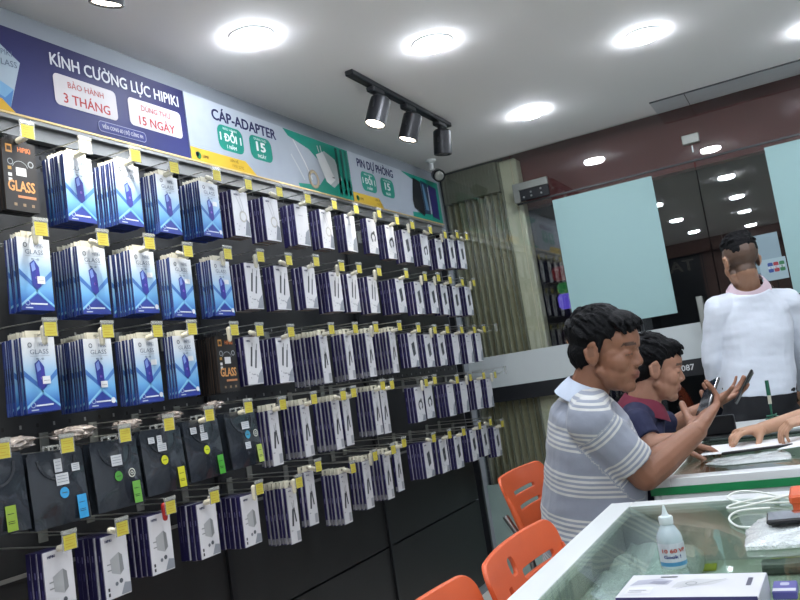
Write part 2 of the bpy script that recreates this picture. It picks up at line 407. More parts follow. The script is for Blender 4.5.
def draw12(y0, title, tx, tw, second):
    def d(a, p0, p1):
        a.grad(p0, ZB0, p1, ZB1, [(0, 'b2bdca'), (1, 'c3ccd6')]); a.up()
        o = y0
        a.poly([(p0, ZB0 + .001), (o + 0.375 if not second else o + 0.30, ZB0 + .001), (o + 0.31 if not second else o + 0.26, 2.130), (p0, 2.130)], 'edc53a')
        if not second:
            a.poly([(2.765, 2.328), (3.286, 2.328), (3.286, 2.084), (2.835, 2.084), (2.83, 2.10), (3.0, 2.115), (3.09, 2.19), (2.95, 2.27), (2.80, 2.30)], '0f9a84'); a.up()
        else:
            a.poly([(3.85, 2.328), (4.326, 2.328), (4.326, 2.084), (3.93, 2.084), (3.93, 2.11), (4.28, 2.13), (4.2, 2.28), (3.98, 2.30)], '0f9a84'); a.up()
        a.text(title, tx, 2.262 if not second else 2.268, 0.042, '20265a', w=tw, bold=0.035, res=3)
        gx = 2.329 if not second else 3.392
        for k, (w, l) in enumerate(((0.15, ('BẢO HÀNH', '1 ĐỔI 1', '1 NĂM')), (0.145, ('DÙNG THỬ', '15', 'NGÀY')))):
            x0 = gx + k * (0.19 if not second else 0.20); a.z = 0.0012
            a.rr(x0, 2.152, x0 + w, 2.250, 0.03, '159a86'); a.up(); c = x0 + w / 2
            a.text(l[0], c, 2.233, 0.009, 'e8f4f2', w=0.08, align='c', bold=0.01)
            a.text(l[1], c, 2.190, 0.03 if k == 0 else 0.038, 'f4faf9', w=0.125 if k == 0 else 0.062, align='c', bold=0.04)
            a.text(l[2], c, 2.162, 0.014, 'f4faf9', w=0.055, align='c', bold=0.03)
        a.up()
        a.disc(o + 0.04, 2.103, 0.014, '2f8a4a'); a.disc(o + 0.034, 2.106, 0.009, '1c4fa0'); a.text('UME', o + 0.062, 2.098, 0.012, '7a5a20', bold=0.02); a.text('LIÊN HỆ', o + 0.24, 2.112, 0.010, '4a3a18', align='c'); a.text('1900 2292', o + 0.26, 2.092, 0.012, 'a88420', align='c')
        a.up()
        if not second:
            # white charger with a coiled cable and two retail cables
            a.poly([(3.00, 2.255), (3.075, 2.285), (3.16, 2.26), (3.20, 2.17), (3.12, 2.12), (3.075, 2.135)], 'b9c4c6'); a.up()
            a.poly([(3.00, 2.255), (3.06, 2.278), (3.14, 2.16), (3.09, 2.13), (3.06, 2.14)], 'e9edee'); a.stroke([(3.03, 2.27), (3.02, 2.30)], 0.006, 'dfe3e4'); a.stroke([(3.05, 2.275), (3.045, 2.305)], 0.006, 'dfe3e4')
            a.rect(3.115, 2.165, 3.135, 2.172, '444444')
            a.stroke([(2.83, 2.29), (2.90, 2.20), (2.94, 2.13)], 0.007, 'f0f1ee'); a.stroke([(2.80, 2.22), (2.85, 2.16), (2.88, 2.12)], 0.007, 'd8dedf')
            a.ring(2.955, 2.135, 0.034, 0.012, 'd9c9a8'); a.ring(2.955, 2.135, 0.041, 0.003, 'b7a888')
            for x in (3.17, 3.215, 3.255):
                a.rect(x, 2.10, x + 0.02, 2.32, '1c5a52' if x < 3.25 else '15786a'); a.rect(x + .002, 2.14, x + .018, 2.175, '9a4a3a'); a.rect(x + .002, 2.105, x + .018, 2.13, 'e2e4e2')
        else:
            a.poly([(3.99, 2.31), (4.08, 2.30), (4.09, 2.115), (4.07, 2.10), (3.955, 2.135), (3.95, 2.18)], '10151c'); a.poly([(4.085, 2.31), (4.17, 2.30), (4.165, 2.12), (4.09, 2.115)], '1c3a55'); a.poly([(4.18, 2.30), (4.29, 2.29), (4.28, 2.10), (4.19, 2.11)], '221f66'); a.stroke([(3.955, 2.14), (4.07, 2.105)], 0.004, '8a9aa8'); a.stroke([(4.02, 2.31), (4.01, 2.329)], 0.003, '10151c')
            a.up()
            a.poly([(4.10, 2.29), (4.12, 2.29), (4.15, 2.14), (4.11, 2.14)], '5c87a5')
    return d
banner(1.045, 2.166, 'navy banner with a white title and two pale boxes, above the screen glass packs', draw0, '2b3180')
banner(2.166, 3.290, 'white and teal banner with a white charger and coiled cable picture', draw12(2.166, 'CÁP-ADAPTER', 2.308, 0.40, False), 'ccd6e2')
banner(3.290, 4.330, 'white and teal banner with dark power bank pictures at the street end', draw12(3.290, 'PIN DỰ PHÒNG', 3.372, 0.378, True), '0f9a84')

# ---------------------------------------------------------------- street glass wall and door
glass_mat('shop_glass', 'f2f6f5', refl=2.2, ior=1.5)
GX0, GXS1, GXS2, GX1 = XW, -1.385, -0.393, 2.6
def pane(name, x0, x1, z0, z1):
    b = MB(); b.box((x0, YG, z0), (x1, YG + 0.01, z1), 'shop_glass'); return struct(b, name)
mat('seam_dark', '2a2b2d', 0.5)
pane('window_1', GX0, GXS1 - 0.003, 0.0, ZC)
pane('window_2', GXS2 + 0.003, GX1, 0.0, 2.118)
pane('window_3', GXS1 + 0.003, GX1, 2.128, ZC)
d1 = pane('door_1', GXS1 + 0.003, GXS2 - 0.003, 0.02, 2.118)
b = MB(); b.box((GXS1, YG - 0.001, 2.118), (GX1, YG + 0.011, 2.128), 'seam_dark'); struct(b, 'trim_2')
b = MB(); b.bbox((-0.512, YG - 0.05, 1.20), (-0.478, YG - 0.035, 1.41), 'dull_steel', 0.004)
for z in (1.23, 1.38): b.cyl((-0.495, YG - 0.036, z), (-0.495, YG, z), 0.008, mt='dull_steel')
b.build('door_handle', d1)
# frosted squares, white and black stripes stuck on the glass
def film(name, x0, x1, z0, z1, mt, y=YG - 0.0012):
    b = MB(); b.box((x0, y, z0), (x1, YG, z1), mt); return b
tag(film('f', -1.179, -0.620, 1.345, 2.098, 'frost_film').build('frosted_film'), 'pale aqua frosted square stuck on the glass left of the standing man', 'window film')
tag(film('f', -0.054, 0.72, 1.339, 2.098, 'frost_film').build('frosted_film'), 'pale aqua frosted square stuck on the glass right of the standing man', 'window film')
tag(film('f', XW, 2.6, 1.092, 1.277, 'white_band').build('window_stripe'), 'white stripe running across the street glass', 'window stripe')
b = film('f', XW, 2.6, 1.005, 1.092, 'black_band')
a = Art(b, (0, YG - 0.0012, 0), (1, 0, 0), (0, 0, 1), 'print'); a.text('087', -0.655, 1.036, 0.032, 'e8ecec', bold=0.02)
a.text('0', -0.700, 1.036, 0.032, 'e8ecec', bold=0.02)
tag(b.build('window_stripe'), 'black stripe with white digits under the white stripe on the street glass', 'window stripe')
b = MB(); b.box((XW, YG - 0.02, 0.0), (GXS1 + 0.1, YG - 0.004, 0.535), 'low_panel'); struct(b, 'trim_3')
# door patch fitting and the small clamp
e = empty('door_closer', (-1.285, YG - 0.02, 2.16), 'brushed steel door patch fitting at the top corner of the glass door', 'door fitting')
b = MB(); b.bbox((-0.105, -0.012, 0.035), (0.105, 0.012, 0.078), 'dull_steel', 0.002); b.bbox((-0.105, -0.012, -0.035), (-0.068, 0.012, 0.04), 'dull_steel', 0.002); b.build('cover_plate', e)
b = MB(); b.bbox((-0.067, -0.009, -0.03), (0.105, 0.009, 0.034), 'black_metal', 0.002); b.build('lock_plate', e)
for (x, z) in ((-0.045, -0.01), (0.0, 0.012), (0.0, -0.01), (0.06, 0.018), (0.06, -0.008)):
    b = MB(); b.cyl((x, -0.012, z), (x, -0.008, z), 0.006, mt='steel', seg=10); b.build('screw', e)
b = MB(); b.bbox((-0.432, YG - 0.025, 2.212), (-0.345, YG + 0.012, 2.262), 'dull_steel', 0.003); b.cyl((-0.388, YG - 0.012, 2.20), (-0.388, YG - 0.012, 2.165), 0.004, mt='steel')
tag(b.build('glass_clamp'), 'small steel clamp joining the panes above the glass door seam', 'glass clamp')
# payment card sticker and paper notice
b = MB(); b.box((-0.20, YG - 0.0012, 1.47), (-0.075, YG, 1.665), 'print', lin('8fa9b2')); tag(b.build('paper_notice'), 'pale blank notice on the glass above the card sticker', 'notice')
b = MB(); b.box((-0.185, YG - 0.0024, 1.425), (-0.06, YG - 0.0013, 1.535), 'print', lin('a9c2ca'))
a = Art(b, (-0.185, YG - 0.0024, 1.425), (1, 0, 0), (0, 0, 1), 'print')
for k, (c, ch) in enumerate((('2a4f9c', 'J'), ('a3303c', 'C'), ('2e7d4a', 'B'))):
    a.z = 0.0003; a.rr(0.038 + k * 0.027, 0.04, 0.062 + k * 0.027, 0.09, 0.006, c); a.up(); a.rect(0.038 + k * 0.027, 0.058, 0.062 + k * 0.027, 0.072, 'c9d6da'); a.up(); a.text(ch, 0.050 + k * 0.027, 0.059, 0.011, c, align='c', bold=0.03)
tag(b.build('card_sticker'), 'small card payment sticker with blue, red and green bars on the glass', 'sticker')

# ---------------------------------------------------------------- what stands outside the glass
b = MB(); b.box((-8, YG + 0.02, -0.12), (8, 14, -0.02), 'pavement'); struct(b, 'floor_outside')
b = MB(); b.box((-1.50, 4.72, 2.13), (2.9, 4.80, 2.75), 'red_board')
tag(b.build('shop_signboard'), 'dark red back of the shop signboard seen through the glass under the ceiling', 'signboard')
gate = empty('folding_gate', (-1.64, 4.62, 0), 'olive grey folding metal gate drawn aside behind the left glass', 'gate')
b = MB(); n = 17; W = 0.36; pts = []
for k in range(n + 1):
    pts.append((-0.215 + W * k / n, 0.035 if k % 2 else -0.035))
for (x0, y0), (x1, y1) in zip(pts, pts[1:]):
    vs = [(x0, y0, 0), (x1, y1, 0), (x1, y1, 2.24), (x0, y0, 2.24)]; vs += [(x, y + 0.004, z) for x, y, z in vs]
    b.add(vs, [(0, 1, 2, 3), (7, 6, 5, 4), (0, 4, 5, 1), (3, 2, 6, 7)], 'gate_paint')
b.build('folded_slats', gate)
for k in range(0, 17, 2):
    x = -0.215 + W * k / n
    b = MB(); b.box((x - 0.004, -0.05, 0), (x + 0.004, -0.038, 2.24), 'gate_dark'); b.build('guide_bar', gate)
b = MB(); b.bbox((0.145, -0.05, 0), (0.265, 0.05, 2.42), 'gate_paint', 0.01); b.bbox((0.15, -0.058, 0), (0.165, -0.05, 2.42), 'gate_dark', 0.002); b.build('gate_post', gate)
b = MB(); b.box((-0.215, -0.07, 2.24), (0.145, 0.06, 2.42), 'gate_dark')
for k in range(18): b.box((-0.21 + k * 0.02, -0.076, 2.245), (-0.202 + k * 0.02, -0.07, 2.42), 'gate_dark')
b.build('header_cover', gate)
# little street stall with coloured neon beyond the gate, dark house fronts
mat('neon_green', '0a4020', 0.5, emit='3fae5a', estr=0.07); mat('neon_violet', '150a40', 0.5, emit='6a58e0', estr=0.2); mat('neon_orange', '401a05', 0.5, emit='e09050', estr=0.15); mat('neon_red', '300505', 0.5, emit='7a2018', estr=0.1); mat('small_white_lamp', '505050', 0.5, emit='ffffff', estr=2)
stall = empty('street_stall', (-1.54, 5.6, 0), 'street stall with red, green, violet and orange lights outside beside the gate', 'stall')
b = MB(); b.box((-0.12, 0, 0), (0.32, 0.25, 1.25), 'dark_facade'); b.box((-0.12, 0.2, 1.25), (0.32, 0.25, 2.1), 'dark_facade'); b.build('stall_body', stall)
for (z0, z1, mt, x0, x1) in ((1.76, 1.86, 'neon_red', -0.06, 0.10), (1.66, 1.74, 'neon_green', -0.04, 0.10), (1.55, 1.66, 'neon_violet', -0.05, 0.09), (1.27, 1.44, 'neon_orange', -0.04, 0.10)):
    b = MB(); b.bbox((x0, 0.12, z0), (x1, 0.2, z1), mt, 0.02); b.build('light_box', stall)
b = MB(); b.box((-6, 9.5, -0.02), (6, 9.9, 5), 'dark_facade')
for k in range(12): b.box((-5.5 + k, 9.46, 0.2), (-4.7 + k, 9.5, 2.3), 'rear_black')
tag(b.build('house_front'), 'unlit house front across the dark street', 'building')

# ---------------------------------------------------------------- ceiling lamps, spots, camera
lamp_m = bpy.data.materials.new('lamp_disc'); lamp_m.use_nodes = True; nt = lamp_m.node_tree; nt.nodes.remove(nt.nodes['Principled BSDF'])
em = nt.nodes.new('ShaderNodeEmission'); em.inputs[0].default_value = (*lin('eef4ff'), 1); em.inputs[1].default_value = LAMP_POWER
nt.links.new(em.outputs[0], nt.nodes['Material Output'].inputs[0]); MATS['lamp_disc'] = lamp_m
def make_lamp():
    e = empty('ceiling_lamp', (0, 0, ZC))
    b = MB(); b.lathe([(0.075, 0.0), (0.075, -0.004), (0.067, -0.005), (0.065, -0.002), (0.065, 0.0)], 'white_laminate', seg=32); b.build('rim', e, True)
    b = MB(); b.lathe([(0.062, -0.002), (0.063, -0.010), (0.058, -0.017), (0.04, -0.021), (0.002, -0.023)], 'lamp_disc', seg=32); b.build('diffuser', e, True)
    return e
lamp0 = make_lamp(); first = True
LAMPS = [(-1.04, 3.84, 'round white ceiling lamp nearest the street glass, above the gate end'), (-1.047, 2.70, 'round white ceiling lamp right of the track light'), (-0.385, 3.30, 'round white ceiling lamp at the upper right, left of the air outlet'),
         (-1.475, 2.17, 'round white ceiling lamp left of the track light above the navy banner'),
         (-1.04, 1.56, None), (-1.035, 0.34, None), (-1.02, -0.92, None), (-0.39, 2.13, None), (-0.40, 0.99, None), (-0.41, -0.11, None), (-0.43, -1.44, None), (-1.445, -0.22, None),
         (0.25, 3.84, None), (0.25, 2.70, None), (0.25, 1.56, None), (0.25, 0.34, None), (1.0, 3.0, None), (1.0, 1.2, None), (1.0, -0.6, None), (1.8, 2.1, None), (1.8, 0.2, None)]  # unseen lamps carrying the grid on to the right, added as fill
for (x, y, lb) in LAMPS:
    o = lamp0 if first else copy_tree(lamp0); first = False
    o.location = (x, y, ZC); tag(o, lb or 'round white ceiling lamp outside the photo, mirrored in the glass or added as fill', 'ceiling lamp', 'round ceiling lamps out of frame' if lb is None else None)

def spot(e, rail_z, y, aim, name='spotlight', power=SPOT_POWER, x=0.0, lit=True):
    """a tiltable black cylinder spotlight hanging from a rail; aim = direction its lens faces"""
    s = bpy.data.objects.new(name, None); COL.objects.link(s); s.parent = e; s.location = (x, y, rail_z); s.empty_display_size = 0.02
    b = MB(); b.bbox((-0.017, -0.05, -0.022), (0.017, 0.05, 0.0), 'black_metal', 0.004); b.cyl((0, 0, -0.022), (0, 0, -0.04), 0.013, mt='black_metal')
    b.build('adapter', s)
    aim = Vector(aim).normalized(); piv = Vector((0, 0, -0.088)); side = aim.cross(Vector((1, 0.2, 0))).normalized()
    side = Vector((0, 1, 0)) if abs(aim.y) < 0.5 else Vector((1, 0, 0)); side = (side - aim * side.dot(aim)).normalized()
    b = MB()
    for sg in (-1, 1): b.tube([(0, 0, -0.036), Vector((0, 0, -0.05)) + side * 0.03 * sg, piv + side * 0.047 * sg, piv + side * 0.047 * sg + aim * 0.012], 0.0035, 'black_metal')
    b.tube([(0.0, 0.012, -0.03), (0.01, 0.03, -0.05), piv - aim * 0.05 + Vector((0, 0.012, 0.01)), piv - aim * 0.045], 0.002, 'black_plastic')
    b.build('bracket', s)
    q = aim.to_track_quat('Z', 'Y').to_matrix().to_4x4(); q.translation = piv
    b = MB(); b.lathe([(0.001, -0.052), (0.034, -0.052), (0.042, -0.044), (0.043, -0.03), (0.043, 0.066), (0.040, 0.068), (0.037, 0.060), (0.001, 0.060)], 'black_metal', seg=28, mx=q); b.build('housing', s, True)
    b = MB(); b.lathe([(0.036, 0.0605), (0.036, 0.063), (0.001, 0.063)], 'lens_glow' if lit else 'dark_lens', seg=20, mx=q); b.build('lens', s)
    if lit:
        l = bpy.data.lights.new('spot_beam', 'SPOT'); l.energy = power; l.spot_size = math.radians(75); l.spot_blend = 0.9; l.shadow_soft_size = 0.03; l.color = (1.0, 0.93, 0.82)
        lo = bpy.data.objects.new('spot_beam', l); COL.objects.link(lo); lo.parent = s
        lo.location = piv + aim * 0.075; lo.rotation_mode = 'QUATERNION'; lo.rotation_quaternion = (-aim).to_track_quat('Z', 'Y')
    return s
def track(loc, L, label):
    e = empty('track_light', loc, label, 'track light')
    b = MB(); b.bbox((-0.018, -L / 2, -0.022), (0.018, L / 2, 0.0), 'black_metal', 0.003); b.box((-0.006, -L / 2 + 0.03, -0.0225), (0.006, L / 2 - 0.03, -0.022), 'black_plastic'); b.build('rail', e)
    return e
t1 = track((-1.395, 3.15, ZC), 0.96, 'black ceiling track carrying three cylinder spotlights')
spot(t1, -0.022, -0.27, (-0.28, -0.30, -1)); spot(t1, -0.022, 0.03, (-0.35, -0.15, -1), lit=True); spot(t1, -0.022, 0.37, (-0.16, 0.05, -1), lit=False)
t2 = track((-1.39, 1.05, ZC), 0.96, 'second black ceiling track, one spotlight tip showing at the top left')
spot(t2, -0.022, 0.40, (-0.30, 0.10, -1), power=SPOT_POWER * 3.5); spot(t2, -0.022, 0.0, (-0.4, 0.2, -1)); spot(t2, -0.022, -0.33, (-0.4, 0, -1), lit=False)
# dome camera in the corner
e = empty('security_camera', (-1.735, 4.15, ZC), 'small white and black security camera on the ceiling above the last banner', 'security camera')
b = MB(); b.lathe([(0.03, 0), (0.03, -0.01), (0.012, -0.02), (0.012, -0.05), (0.018, -0.06), (0.001, -0.065)], 'white_laminate', seg=20); b.build('mount', e, True)
q = Vector((0.45, -0.75, -0.35)).normalized().to_track_quat('Z', 'Y').to_matrix().to_4x4(); q.translation = Vector((0.02, 0.03, -0.09))
b = MB(); b.lathe([(0.001, -0.05), (0.03, -0.05), (0.035, -0.04), (0.035, 0.03), (0.031, 0.035), (0.028, 0.028), (0.001, 0.028)], 'black_plastic', seg=20, mx=q); b.build('camera_body', e, True)
b = MB(); b.lathe([(0.026, 0.029), (0.026, 0.032), (0.018, 0.034), (0.018, 0.0285)], 'dull_steel', seg=20, mx=q); b.build('lens_ring', e, True)
# ================================================================== counters
glass_mat('counter_glass', 'ecf3ee', refl=1.0)
mat('cabinet_floor', 'c9d2c4', 0.5, var=0.04, scale=4)
mat('bubble_wrap', 'd5dcdb', 0.18, coat=0.6, var=0.08, scale=120, bump=0.8, bscale=160)
mat('lime_card', 'c9cf3c', 0.5, var=0.25, scale=180)
mat('grey_case', '4b554e', 0.5)
mat('bottle_plastic', 'c4d6dc', 0.15, coat=0.5, alpha=0.72, var=.03); mat('bottle_cap', 'cfdcdc', 0.3, alpha=.92)
mat('green_plastic', '1f5c46', .4); mat('dark_glass_tray', '2e3836', .25)
def counter(name, x0, x1, y0, y1, top, rim, label, band=None, glass_band=None):
    e = empty(name, ((x0 + x1) / 2, (y0 + y1) / 2, 0), label, 'counter'); ox, oy = (x0 + x1) / 2, (y0 + y1) / 2
    B = lambda a, b2, mt, nm, r=0.003: (lambda m: (m.bbox((a[0] - ox, a[1] - oy, a[2]), (b2[0] - ox, b2[1] - oy, b2[2]), mt, r), m.build(nm, e))[1])(MB())
    t = 0.024
    b = MB()
    for (ax, ay, bx, by) in ((x0, y0, x0 + rim, y1), (x1 - rim, y0, x1, y1), (x0 + rim, y1 - rim, x1 - rim, y1), (x0 + rim, y0, x1 - rim, y0 + rim)):
        b.bbox((ax - ox, ay - oy, top - t), (bx - ox, by - oy, top), 'white_laminate', .002)
    b.build('top_frame', e)
    B((x0 + rim - .002, y0 + rim - .002, top - .008), (x1 - rim + .002, y1 - rim + .002, top - .001), 'counter_glass', 'glass_top', .001)
    # carcass
    for (a, b2) in (((x0 + .004, y0 + .004, .50), (x0 + .022, y1 - .004, top - t)), ((x1 - .022, y0 + .004, .50), (x1 - .004, y1 - .004, top - t)), ((x0 + .022, y0 + .004, .50), (x1 - .022, y0 + .022, top - t)), ((x0 + .022, y1 - .022, .50), (x1 - .022, y1 - .004, top - t))):
        B(a, b2, 'white_laminate', 'side_panel')
    B((x0 + .50, y0 + .06, 0), (x1 - .06, y1 - .06, .505), 'white_laminate', 'plinth')
    B((x0 + .022, y0 + .022, top - .16), (x1 - .022, y1 - .022, top - .145), 'cabinet_floor', 'shelf')
    if band:
        for (a, b2) in (((x0 - .001, y0 - .001, band[0]), (x1, y0 + .003, band[1])), ((x0 - .001, y0 + .003, band[0]), (x0 + .003, y1, band[1]))):
            B(a, b2, 'green_laminate', 'green_stripe', .0005)
    return e
counter('display_counter', -0.533, 0.55, 0.35, 2.079, 0.82, 0.057, 'white framed glass top display counter in the foreground holding a gel bottle and boxes')
counter('service_counter', -0.480, 0.55, 2.326, 3.28, 0.83, 0.056, 'white counter with a green stripe where the two seated customers lean', band=(0.786, 0.807))
# goods lying inside the display counter
SHZ = 0.676
for q, (x, y, w, d, rz, lab) in enumerate(((-0.33, 1.985, .07, .05, 0.05, 'lime yellow leaflet in the display counter behind the gel bottle'), (-0.13, 2.02, .10, .04, 0.05, 'lime yellow leaflet in the display counter behind the grey case'), (-0.10, 1.72, .08, .10, 0.1, 'lime yellow leaflet in the display counter right of the white box'))):
    b = MB(); b.bbox((-w / 2, -d / 2, 0), (w / 2, d / 2, .004), 'lime_card', .0008); o = b.build('leaflet'); o.location = (x, y, SHZ); o.rotation_euler = (0, 0, rz); tag(o, lab, 'leaflet')
b = MB(); b.bbox((-.07, -.03, 0), (.07, .03, .022), 'grey_case', .006); o = b.build('storage_case'); o.location = (-.125, 1.94, SHZ); o.rotation_euler = (0, 0, .1); tag(o, 'dark grey flat case inside the display counter, right of the white box', 'case')
def wrap(name, outline, z, label, h=.022, seed=0):
    """a crumpled sheet of bubble wrap: bumpy top over an irregular outline"""
    b = MB(); cx = sum(p[0] for p in outline) / len(outline); cy = sum(p[1] for p in outline) / len(outline); rings = []
    dense = []
    for p, q in zip(outline, outline[1:] + outline[:1]):
        for k in range(6): dense.append((p[0] + (q[0] - p[0]) * k / 6, p[1] + (q[1] - p[1]) * k / 6))
    for k, f in enumerate((1, 1.0, .96, .85, .7, .5, .3, .1)):
        ring = []
        for (x, y) in dense:
            n = noise.noise(Vector((x * 35, y * 35, seed))); X = cx + (x - cx) * f * (1 + .05 * n * (k > 0)); Y = cy + (y - cy) * f * (1 + .05 * n)
            zz = 0 if k == 0 else h * (0.35 + .65 * min(1, (k - 1) / 3)) * (1 + .5 * noise.noise(Vector((X * 45, Y * 45, 3 + seed)))) + .003 * noise.noise(Vector((X * 160, Y * 160, seed)))
            ring.append((X, Y, z + max(0.0, zz)))
        rings.append(ring)
    b.rings(rings, 'bubble_wrap'); return tag(b.build(name, smooth=True), label, 'bubble wrap')
wrap('bubble_wrap', [(-.505, 1.35), (-.40, 1.40), (-.36, 1.62), (-.30, 1.70), (-.31, 1.95), (-.36, 2.03), (-.49, 2.04), (-.508, 1.7)], .70, 'crumpled bubble wrap under the glass along the counter edge beside the orange chairs', .045, 5)
b = MB(); b.bbox((-.50, 1.38, SHZ), (-.33, 2.03, .70), 'white_laminate', .004); tag(b.build('white_carton'), 'white carton in the display counter under the crumpled bubble wrap', 'box')
TZ = 0.8205
wrap('bubble_wrap', [(-.175, 1.54), (-.05, 1.55), (.12, 1.56), (.13, 1.75), (-.05, 1.745), (-.165, 1.755), (-.185, 1.67)], TZ, 'bubble wrap sheet under the dark phone on the foreground counter', .016, 9)
def phone(name, c, ux, uy, L, W, label, screen='16181d', t=.008, back='101216'):
    """c centre, ux long axis, uy short axis; the screen faces ux x uy"""
    ux = Vector(ux).normalized(); uy = (Vector(uy) - ux * Vector(uy).dot(ux)).normalized(); n = ux.cross(uy)
    mx = Matrix((ux, uy, n)).transposed().to_4x4(); mx.translation = Vector(c)
    b = MB(); b.bbox((-L / 2, -W / 2, -t / 2), (L / 2, W / 2, t / 2), 'black_plastic', .0025)
    o = b.build(name, mx=None); o.matrix_world = mx
    b = MB(); b.bbox((-L / 2 + .003, -W / 2 + .003, t / 2 - .0002), (L / 2 - .003, W / 2 - .003, t / 2 + .0006), 'phone_screen', .0003); b.build('screen', o)
    b = MB(); b.bbox((L / 2 - .03, -W / 2 + .008, -t / 2 - .0015), (L / 2 - .006, -W / 2 + .030, -t / 2 + .0002), 'grey_case', .0008); b.build('camera_bump', o)
    tag(o, label, 'phone'); return o
mat('phone_screen', '15171c', 0.08, coat=1.0)
phone('smartphone', (-.068, 1.672, TZ + .027), (1, .04, .02), (0, 1, 0), .150, .074, 'dark phone lying on bubble wrap at the right of the foreground counter')
# white retail box with violet side
e = empty('cable_box', (-.221, 1.222, TZ), 'white box with a violet front side lying before the gel bottle', 'box'); e.rotation_euler = (0, 0, -.035)
b = MB(); hx, hy, hz = .096, .058, .034; b.bbox((-hx, -hy, 0), (hx, hy, hz), 'print', .0012, lin('e4e5ea'))
a = Art(b, (-hx, -hy, hz), (.83, 0, 0), (0, .83, 0)); P0 = a.P; a.P = lambda x, y: P0(x * .83, y * .83)
a.poly([(.010, .070), (.045, .082), (.075, .075), (.080, .10), (.060, .112), (.018, .104)], 'b9bccb'); a.poly([(.085, .055), (.150, .072), (.175, .100), (.120, .108), (.090, .088)], 'd2d4d6'); a.up()
a.ring(.115, .080, .009, .002, '8e9a98'); a.stroke([(.095, .050), (.13, .075), (.17, .105)], .0014, '8a8d90'); a.poly([(.040, .082), (.070, .078), (.075, .095), (.048, .098)], '9698a8'); a.rect(.205, .062, .213, .108, '55566a'); a.rect(.055, .118, .085, .124, '2c2c34')
a.rect(.012, .022, .055, .060, 'eff0f4'); a.up(); a.rect(.016, .030, .040, .033, '8a8a99'); a.rect(.016, .040, .046, .043, '8a8a99')
f = Art(b, (-hx, -hy, 0), (1, 0, 0), (0, 0, 1)); f.rect(.002, .018, 2 * hx - .002, .035, '4b447f'); f.rect(.002, .001, 2 * hx - .002, .018, 'dcdde6'); f.up(); f.text('HiPiKi', .012, .006, .007, '4b447f', bold=.05); f.rect(.13, .004, .20, .012, '6b6d7a')
f = Art(b, (hx, -hy, 0), (0, 1, 0), (0, 0, 1)); f.rect(.002, .001, 2 * hy - .002, .035, 'cfd0da')
b.build('carton', e)
# little violet card
b = MB(); b.bbox((-.016, -.026, 0), (.016, .026, .012), 'print', .0015, lin('5b58a8')); a = Art(b, (-.016, -.026, .012), (1, 0, 0), (0, 1, 0)); a.rr(.010, .028, .022, .042, .003, 'c9cbe0'); a.rect(.001, .001, .031, .014, 'dfe0ea')
o = b.build('memory_card_pack'); o.location = (-.104, 1.285, TZ); tag(o, 'tiny violet and white card pack right of the white box', 'card pack')
# gel bottle
e = empty('gel_bottle', (-.284, 1.455, TZ), 'small clear gel bottle with a nozzle and printed label on the foreground counter', 'bottle'); e.scale = (1.06, 1.06, .93)
b = MB(); b.lathe([(.001, 0), (.0185, 0), (.0205, .003), (.0205, .052), (.019, .060), (.012, .074), (.0095, .077), (.0095, .082), (.001, .082)], 'bottle_plastic', seg=28); b.build('bottle_body', e, True)
b = MB(); b.lathe([(.011, .078), (.0115, .090), (.0105, .092), (.007, .093), (.0045, .097), (.0018, .111), (.0005, .112)], 'bottle_cap', seg=24); b.build('nozzle_cap', e, True)
b = MB(); n = 24; r = .0209
def curved(a0, a1, z0, z1, col, rr=r, m=10):
    for k in range(m):
        t0 = math.radians(a0 + (a1 - a0) * k / m); t1 = math.radians(a0 + (a1 - a0) * (k + 1) / m)
        b.add([(rr * math.cos(t0), rr * math.sin(t0), z0), (rr * math.cos(t1), rr * math.sin(t1), z0), (rr * math.cos(t1), rr * math.sin(t1), z1), (rr * math.cos(t0), rr * math.sin(t0), z1)], [(0, 1, 2, 3)], 'print', lin(col))
curved(-150, 10, .006, .046, 'dbe3ea'); curved(-150, 10, .006, .013, '4f9cc8', r + .0002)
def wrap_text(t, a0, z, h, col, w):
    vs, fs = text_shape(t, .04, 2); x0 = min(p[0] for p in vs); x1 = max(p[0] for p in vs); k = w / (x1 - x0)
    pts = []
    for p in vs:
        an = math.radians(a0) + (p[0] - x0) * k / r; pts.append(((r + .0005) * math.cos(an), (r + .0005) * math.sin(an), z + p[1] * h / .72))
    b.add(pts, fs, 'print', lin(col))
wrap_text('10 60 VP', -122, .030, .007, 'c8452c', .040); wrap_text('Gook !', -118, .020, .006, '2c3f8a', .028)
b.build('label', e)
# white cables and the orange case at the right edge
mat('white_cable', 'dfe2dc', .4)
def loop(pts, label, r=.0022):
    b = MB(); P = [Vector(p) for p in pts]; out = []
    for i in range(len(P) - 1):
        p0 = P[max(i - 1, 0)]; p1 = P[i]; p2 = P[i + 1]; p3 = P[min(i + 2, len(P) - 1)]
        for k in range(6):
            t = k / 6; out.append(.5 * ((2 * p1) + (p2 - p0) * t + (2 * p0 - 5 * p1 + 4 * p2 - p3) * t * t + (3 * p1 - p0 - 3 * p2 + p3) * t ** 3))
    out.append(P[-1]); b.tube(out, r, 'white_cable', seg=8); return tag(b.build('white_cable', smooth=True), label, 'cable')
CZ = TZ + .003
loop([(-.10, 1.93, CZ), (-.16, 1.98, CZ + .012), (-.22, 2.03, CZ + .012), (-.245, 2.00, CZ + .004), (-.20, 1.95, CZ), (-.14, 1.93, CZ), (-.10, 1.90, CZ + .004)], 'white cable looping from the orange case along the far counter edge')
loop([(-.10, 1.95, CZ + .006), (-.17, 1.94, CZ + .010), (-.235, 1.93, CZ), (-.225, 1.90, CZ), (-.15, 1.91, CZ + .010), (-.09, 1.97, CZ + .012)], 'white cable bent into a narrow loop nearest the orange case')
loop([(-.15, 1.88, CZ), (-.21, 1.87, CZ), (-.225, 1.80, CZ), (-.20, 1.72, CZ), (-.16, 1.69, CZ + .004)], 'white cable curling round the left end of the bubble wrap')
